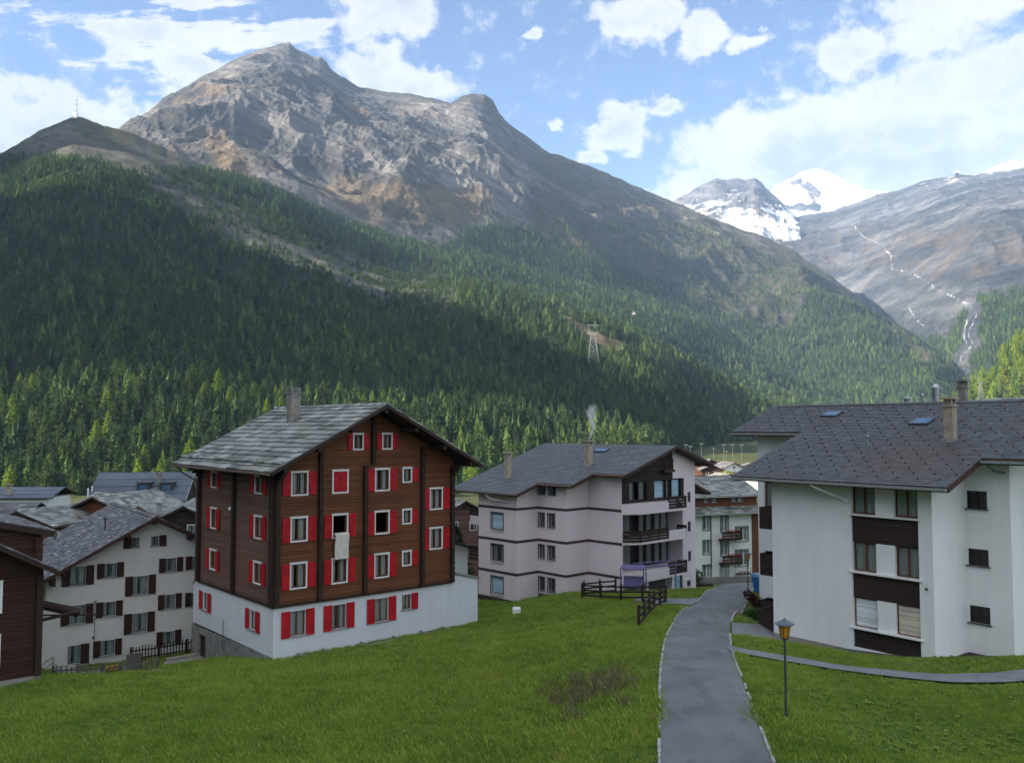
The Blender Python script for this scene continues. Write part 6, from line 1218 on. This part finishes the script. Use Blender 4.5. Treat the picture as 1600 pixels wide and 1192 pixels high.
bush('hedge', 'dark red hedge plants beside the lane below the distant street lamp', 'hedge', 15.1, 54.6, .38, .5, 'leafr', 900, .06, seed=5, ry_=1.9); bush('shrub', 'low green plants below the dark red hedge', 'shrub', 14.6, 52.4, .7, .3, 'leaf', 500, .06, seed=6)
bush('broadleaf_tree', 'bright yellow green tree in front of the sunlit white house', 'tree', 74.9, 300, 2.6, 2.6, 'leafy', 1800, .28, z=-23, tr=4.2, seed=7); bush('broadleaf_tree', 'thin yellow green tree at the edge of the big roof beyond the village', 'tree', 87.5, 300, 1.7, 2.2, 'leafy', 900, .25, z=-23, tr=6, seed=8)
for (x, y, h, k, z, lb) in ((-8.2, 92, 11, 'spruce', -20, 'dark spruce between the timber house and the pink house'), (-6.2, 97, 9, 'mixed', -20, 'pine beside the dark spruce left of the pink house'), (-42.5, 133, 16, 'larch', -24, 'light larch rising behind the sheet metal roof'), (-36, 138, 13, 'spruce', -24, 'dark spruce right of the light larch behind the village')):
    tree(k, x, y, h, lb, None, z, 1.2)
mb = MB(); mb.box(-1.6, 1.6, -.35, .35, -.3, .28); o = put('planter', mb, M['trim']); o.location = (17.0, 81.0, gz(17, 81)); o.rotation_euler = (0, 0, R(8)); tag(o, 'long low timber planter in front of the shrubs beside the pink house', 'planter')

# ------------------------------------------------------------------ cable car, mast, floodlights
def lattice(o, h, wb_, wt, r_, n=7, name='lattice_frame', mat='metal'):
    mb = MB(); L = lambda a, z: (a[0] * (wb_ + (wt - wb_) * z / h) / 2, a[1] * (wb_ + (wt - wb_) * z / h) / 2, z); cs = ((-1, -1), (1, -1), (1, 1), (-1, 1))
    for a in cs: mb.tube(L(a, 0), L(a, h), r_, n=4)
    for k in range(n):
        z0, z1 = h * k / n, h * (k + 1) / n
        for a, b_ in zip(cs, cs[1:] + cs[:1]): mb.tube(L(a, z0), L(b_, z1), r_ * .5, n=3); mb.tube(L(b_, z0), L(a, z1), r_ * .5, n=3); mb.tube(L(a, z1), L(b_, z1), r_ * .5, n=3)
    put(name, mb, M[mat], o)
M['pylon'] = simple('galvanised_pylon_steel', (.20, .22, .23), .6, .1, 2)
def pylon(x, y, ztop, h, wb_, wt, label, r_=.28, arm=5.4, cat='pylon'):
    o = thing('cable_car_pylon', label, cat, (x, y, ztop - h)); lattice(o, h * .82, wb_, wt, r_, mat='pylon')
    mb = MB(); q_ = h * .017; mb.box(-arm, arm, -arm * .16, arm * .16, h * .82, h * .82 + q_); mb.box(-arm, arm, -arm * .16, arm * .16, h - q_, h); 
    for a in (-arm * .65, arm * .65): mb.tube((a, 0, h * .82), (a, 0, h), r_ * 1.2, n=4)
    put('cross_arm', mb, M['pylon'], o); return o
pylon(PYL[0], PYL[1], 87.0, 41, 10.5, 3.6, 'tall lattice cable car pylon standing in the forest', .22, 5.2)
pylon(55.0, 560, 5.5, 22, 2.2, 1.4, 'small cable car pylon at the foot of the forest behind the pink house roof', .2, 2.4) if False else None
pylon(165.5, 305, 17.4, 9.5, 2.2, .4, 'small white lattice mast on the sunlit spur above the big slate roof', .035, .8, 'mast')
M['gond'] = simple('white_cabin_paint', (.75, .77, .8), .4, .05, 2)
for x, y, z, lb in ((49.3, 780, 53.0, 'white cable car cabin lowest of the three over the forest'), (61.7, 790, 56.6, 'white cable car cabin nearest the tall pylon'), (127.6, 900, 120.3, 'white cable car cabin highest of the three above the clearing')):
    o = thing('cable_cabin', lb, 'cabin', (x, y, z - 2.4), 0, 'cable car cabins'); mb = MB(); mb.hexa([(-1.6, -1, .2), (1.6, -1, .2), (1.6, 1, .2), (-1.6, 1, .2), (-1.9, -1.2, 1.1), (1.9, -1.2, 1.1), (1.9, 1.2, 1.1), (-1.9, 1.2, 1.1)]); mb.hexa([(-1.8, -1.1, 2.1), (1.8, -1.1, 2.1), (1.8, 1.1, 2.1), (-1.8, 1.1, 2.1), (-1.2, -.8, 2.5), (1.2, -.8, 2.5), (1.2, .8, 2.5), (-1.2, .8, 2.5)]); put('body', mb, M['gond'], o)
    mb = MB(); mb.box(-1.8, 1.8, -1.1, 1.1, 1.1, 2.1); put('windows', mb, M['greyf'], o); mb = MB(); mb.tube((0, 0, 2.5), (0, 0, 5.2), .12, n=6); mb.box(-.8, .8, -.15, .15, 5.1, 5.35); put('hanger', mb, M['greyf'], o)
zc = 441.0; o = thing('summit_mast', 'thin mast on the bare summit at the left', 'mast', (-614.8, 1198, zc - 6)); mb = MB(); mb.tube((0, 0, 0), (0, 0, 34), .55, .3, n=6); put('pole', mb, M['pylon'], o); mb = MB(); mb.box(-2, 2, -.3, .3, 20, 21); mb.box(-1.2, 1.2, -.3, .3, 26, 27); put('antenna_arm', mb, M['pylon'], o); mb = MB(); mb.box(-5, 1, -2, 2, 0, 8.5); put('hut', mb, M['whitep'], o)
o = thing('summit_station', 'tiny cable car station on the grey skyline at the right', 'building', (2193, 4195, 1236)); mb = MB(); mb.box(-10, 8, -5, 5, 0, 16); put('building', mb, M['greyf'], o); mb = MB(); mb.box(-12, 12, -5, 5, 16, 22); put('roof', mb, M['whitep'], o); mb = MB(); mb.tube((6, 0, 0), (12, 0, 30), 2, n=5); put('support', mb, M['pylon'], o)
for i, (px, yy, hh, lb) in enumerate(((1071, 420, 17, 'leftmost floodlight mast behind the pink house gable'), (1078, 425, 15, 'second floodlight mast from the left'), (1095, 420, 18, 'third floodlight mast from the left'), (1114, 430, 14, 'fourth floodlight mast from the left'), (1130, 425, 17, 'fourth floodlight mast from the right'), (1134, 435, 13, 'third floodlight mast from the right'), (1143.5, 425, 17, 'second floodlight mast from the right'), (1158, 420, 17, 'rightmost floodlight mast before the big slate roof'))):
    x = (px - 800) / 1350 * yy; zt = {17: -8.6, 15: -9.4, 18: -8.0, 14: -10.5, 13: -12}[hh]; o = thing('floodlight_mast', lb, 'floodlight mast', (x, yy, gz(x, yy)), 0, 'floodlight masts on the sports ground'); h = zt - gz(x, yy)
    mb = MB(); mb.tube((0, 0, 0), (0, 0, h), .14, .08, n=6); put('pole', mb, M['metal'], o); mb = MB(); mb.box(-.9, .9, -.2, .2, h, h + .35); put('lamp_head', mb, M['metal'], o)

# ------------------------------------------------------------------ smoke from the pink house's chimney
cx, cy = world_pt(Q, 6.0, -2.5); m = bpy.data.materials.new('wood_smoke'); m.use_nodes = True; m.node_tree.nodes.clear(); t = NT(m.node_tree); co = t.add('ShaderNodeTexCoord').outputs['Object']
sp = t.add('ShaderNodeSeparateXYZ'); t.set(sp.inputs[0], co); zz = sp.outputs[2]
ax = t.math('ADD', t.math('MULTIPLY', zz, .18), t.math('MULTIPLY', t.math('SINE', t.math('MULTIPLY', zz, 1.9)), .22)); wob = t.noise(co, 1.6, 3, .5, out=1); wv = t.add('ShaderNodeSeparateXYZ'); t.set(wv.inputs[0], wob)
dx_ = t.math('ADD', t.math('SUBTRACT', sp.outputs[0], ax), t.math('MULTIPLY', t.math('SUBTRACT', wv.outputs[0], .5), t.math('MULTIPLY', zz, .45))); dy_ = sp.outputs[1]
rr = t.math('SQRT', t.math('ADD', t.math('MULTIPLY', dx_, dx_), t.math('MULTIPLY', dy_, dy_))); rad = t.math('ADD', .10, t.math('MULTIPLY', zz, .14))
dn = t.math('SUBTRACT', 1.0, t.math('DIVIDE', rr, rad)); dn = t.math('ADD', dn, t.math('MULTIPLY', t.math('SUBTRACT', t.noise(co, 4.5, 5, .65), .55), 2.2)); dn = t.maprange(dn, .0, .7, 0, 1); dn = t.math('MULTIPLY', dn, t.maprange(zz, 1.4, 3.05, 5.5, 0.0))
pv = t.add('ShaderNodeVolumePrincipled'); pv.inputs['Color'].default_value = (.97, .98, .99, 1); t.set(pv.inputs['Density'], dn); mo = t.add('ShaderNodeOutputMaterial'); t.l.new(pv.outputs[0], mo.inputs['Volume'])
mb = MB(); mb.box(-.5, 1.5, -.6, .6, .0, 3.1); o = put('smoke', mb, m); o.location = (cx, cy, -1.02); tag(o, 'thin white smoke drifting up from the pink house chimney', 'smoke', None, 'stuff')

# ------------------------------------------------------------------ grass tufts on the near meadow
m, t, b = new_mat('grass_blades'); oi = t.add('ShaderNodeObjectInfo'); n1 = t.noise(oi.outputs['Location'], .22, 5, .65); n2 = t.noise(oi.outputs['Location'], 1.2, 3, .6)
c = t.ramp(t.math('ADD', t.math('MULTIPLY', n1, .6), t.math('MULTIPLY', oi.outputs['Random'], .4)), [(.30, (.14, .235, .034)), (.48, (.25, .37, .05)), (.64, (.38, .45, .085))]); c = t.mix(t.maprange(n2, .55, .75, 0, .55), c, (.22, .21, .07))
t.set(b.inputs['Base Color'], c); b.inputs['Roughness'].default_value = .7; b.inputs['Specular IOR Level'].default_value = .2; M['blade'] = m
m2 = simple('dry_grass_blades', (.20, .19, .085), .9, .3, 3)
def tuft(seed, n, h, sp_, w_):
    r = random.Random(seed); mb = MB()
    for i in range(n):
        x, y = r.gauss(0, sp_), r.gauss(0, sp_); a = r.uniform(0, 6.28); hh = h * r.uniform(.5, 1.15); l = r.uniform(.15, .6) * hh; ca, sa = math.cos(a), math.sin(a); wx, wy = -sa * w_, ca * w_
        mb.poly([(x - wx, y - wy, -.03), (x + wx, y + wy, -.03), (x + wx * .6 + ca * l * .4, y + wy * .6 + sa * l * .4, hh * .6), (x + ca * l, y + sa * l, hh), (x - wx * .6 + ca * l * .4, y - wy * .6 + sa * l * .4, hh * .6)])
    return mb
for i in range(4): o = bpy.data.objects.new('grass_tuft', tuft(300 + i, 16, .13 + .03 * i, .13, .011).mesh('grass_tuft', [M['blade']])); grasspool.objects.link(o)
drypool = bpy.data.collections.new("dry_grass_pool")
for i in range(3): o = bpy.data.objects.new('dry_grass', tuft(320 + i, 26, .62, .16, .009).mesh('dry_grass', [m2])); drypool.objects.link(o)
def poly_strip(L_, R_): return [tuple(p[:2]) for p in L_] + [tuple(p[:2]) for p in reversed(R_)]
def inside(x, y, poly):
    c = np.zeros(len(x), bool); n = len(poly)
    for i in range(n):
        (x0, y0), (x1, y1) = poly[i], poly[(i + 1) % n]; k = ((y0 > y) != (y1 > y)); c ^= k & (x < (x1 - x0) * (y - y0) / ((y1 - y0) + 1e-12) + x0)
    return c
def rect_poly(o, x0, x1, y0, y1): return [world_pt(o, a, b_) for a, b_ in ((x0, y0), (x1, y0), (x1, y1), (x0, y1))]
BLK = [poly_strip([(a - .12, b_) for a, b_, _ in RL], [(a + .12, b_) for a, b_, _ in RR]), [(9.5, 38.2), (11.1, 37.1), (14.0, 35.1), (17, 33.8), (19.3, 33.7), (21.8, 34.4), (30, 37.4), (30, 39.3), (21.8, 36.1), (19.5, 35.3), (17.3, 35.4), (14.3, 36.7), (11.4, 38.7), (9.6, 40.0)], [(10.8, 43.2), (14.6, 44.5), (14.6, 49.6), (11.5, 46.7)],
       [(12.3, 56.6), (9.2, 61.2), (8.2, 60.4), (11, 53.6)], [(-20.4, 48.8), (-22.6, 53.6), (-21.8, 54.2), (-19.6, 48.7)], [(-25.2, 52.0), (-22.8, 53.6), (-25.6, 58.6), (-28.2, 56.6)], [(-22.6, 53.7), (-18.4, 56.1), (-18.6, 56.8), (-22.7, 54.3)],
       rect_poly(H, -.05, 15, -.0, 12.5), rect_poly(Q, -.1, 15.2, -6.9, 4.8), rect_poly(Q, -.1, 2.4, -.1, 4.8), rect_poly(B, 0, 12, -2, 14.5), rect_poly(B, -1.0, .1, 0, 5.2), rect_poly(W, -3.9, 9.4, 0, 12), rect_poly(Dq, -12, 2.2, 0, 10)]
BLK[8] = rect_poly(Q, 5.0, 15.2, -6.9, 4.8); BLK.append(rect_poly(Q, 2.3, 15, -3.3, 4.8))
n = 330000; yy = 24 + (78 - 24) * rg.rand(n) ** 1.25; xx = (rg.rand(n) * 1.3 - .65) * yy
keep = np.ones(n, bool)
for q in BLK: keep &= ~inside(xx, yy, q)
keep &= rg.rand(n) < np.clip(.25 + yy / 60, 0, 1) * (0.55 + .9 * fbm(xx * .35, yy * .35, 91, 3).clip(-.3, .5)); xx, yy = xx[keep], yy[keep]; zz = ground_z(xx, yy)
sc = rg.uniform(.4, .95, len(xx)) * (1 + .5 * fbm(xx * .25, yy * .25, 92, 3)) * np.where(xx > 10, .62, 1.0); 
scatter('grass', np.stack([xx, yy, zz], 1), np.stack([sc * 1.2, sc * 1.2, sc], 1), scatter_group('grass_scatter', grasspool), 'green meadow grass around the houses', 'grass')
n = 45; xx = rg.normal(2.9, .8, n); yy = rg.normal(33.0, 1.6, n); k = (xx < np.interp(yy, [22, 29, 36, 41], [4.2, 4.5, 5.6, 6.6])) & (yy > 24); xx, yy = xx[k], yy[k]; sc = rg.uniform(.4, 1.1, len(xx))
scatter('dry_grass', np.stack([xx, yy, ground_z(xx, yy)], 1), np.stack([sc] * 3, 1), scatter_group('dry_scatter', drypool), 'tall dry grass stalks on the bank left of the lane', 'grass')

n = 4200; yy = 25 + 40 * rg.rand(n) ** 1.2; xx = (rg.rand(n) * 1.3 - .65) * yy; keep = fbm(xx * .3, yy * .3, 95, 4) > .08
for q in BLK: keep &= ~inside(xx, yy, q)
xx, yy = xx[keep], yy[keep]; weedpool = bpy.data.collections.new("weed_pool")
def weed(seed):
    r = random.Random(seed); mb = MB()
    for i in range(16):
        a = r.uniform(0, 6.28); l = r.uniform(.08, .2); ca, sa = math.cos(a), math.sin(a); w_ = l * .3; h_ = r.uniform(.03, .14)
        mb.poly([(0, 0, 0), (ca * l * .5 - sa * w_, sa * l * .5 + ca * w_, h_), (ca * l, sa * l, h_ * .9), (ca * l * .5 + sa * w_, sa * l * .5 - ca * w_, h_)])
    return mb
for i in range(3): weedpool.objects.link(bpy.data.objects.new('meadow_weed', weed(340 + i).mesh('meadow_weed', [simple('weed_leaf', (.12 + .04 * i, .20 + .03 * i, .04), .7, .3, 5)])))
sc = rg.uniform(.35, .8, len(xx)); scatter('meadow_weeds', np.stack([xx, yy, ground_z(xx, yy) + .03], 1), np.stack([sc] * 3, 1), scatter_group('weed_scatter', weedpool), 'leafy weeds dotted through the meadow grass', 'weeds')
# ------------------------------------------------------------------ air
m = bpy.data.materials.new('valley_haze'); m.use_nodes = True; m.node_tree.nodes.clear(); t = NT(m.node_tree)
pv = t.add('ShaderNodeVolumePrincipled'); pv.inputs['Color'].default_value = (.42, .64, 1.0, 1); pv.inputs['Density'].default_value = 0.00006; pv.inputs['Anisotropy'].default_value = .0
mo = t.add('ShaderNodeOutputMaterial'); t.l.new(pv.outputs[0], mo.inputs['Volume'])
mb = MB(); mb.box(-9200, 9200, -3200, 8600, -80, 2200)
tag(put('haze', mb, m), 'thin blue mountain haze', 'haze', None, 'stuff')
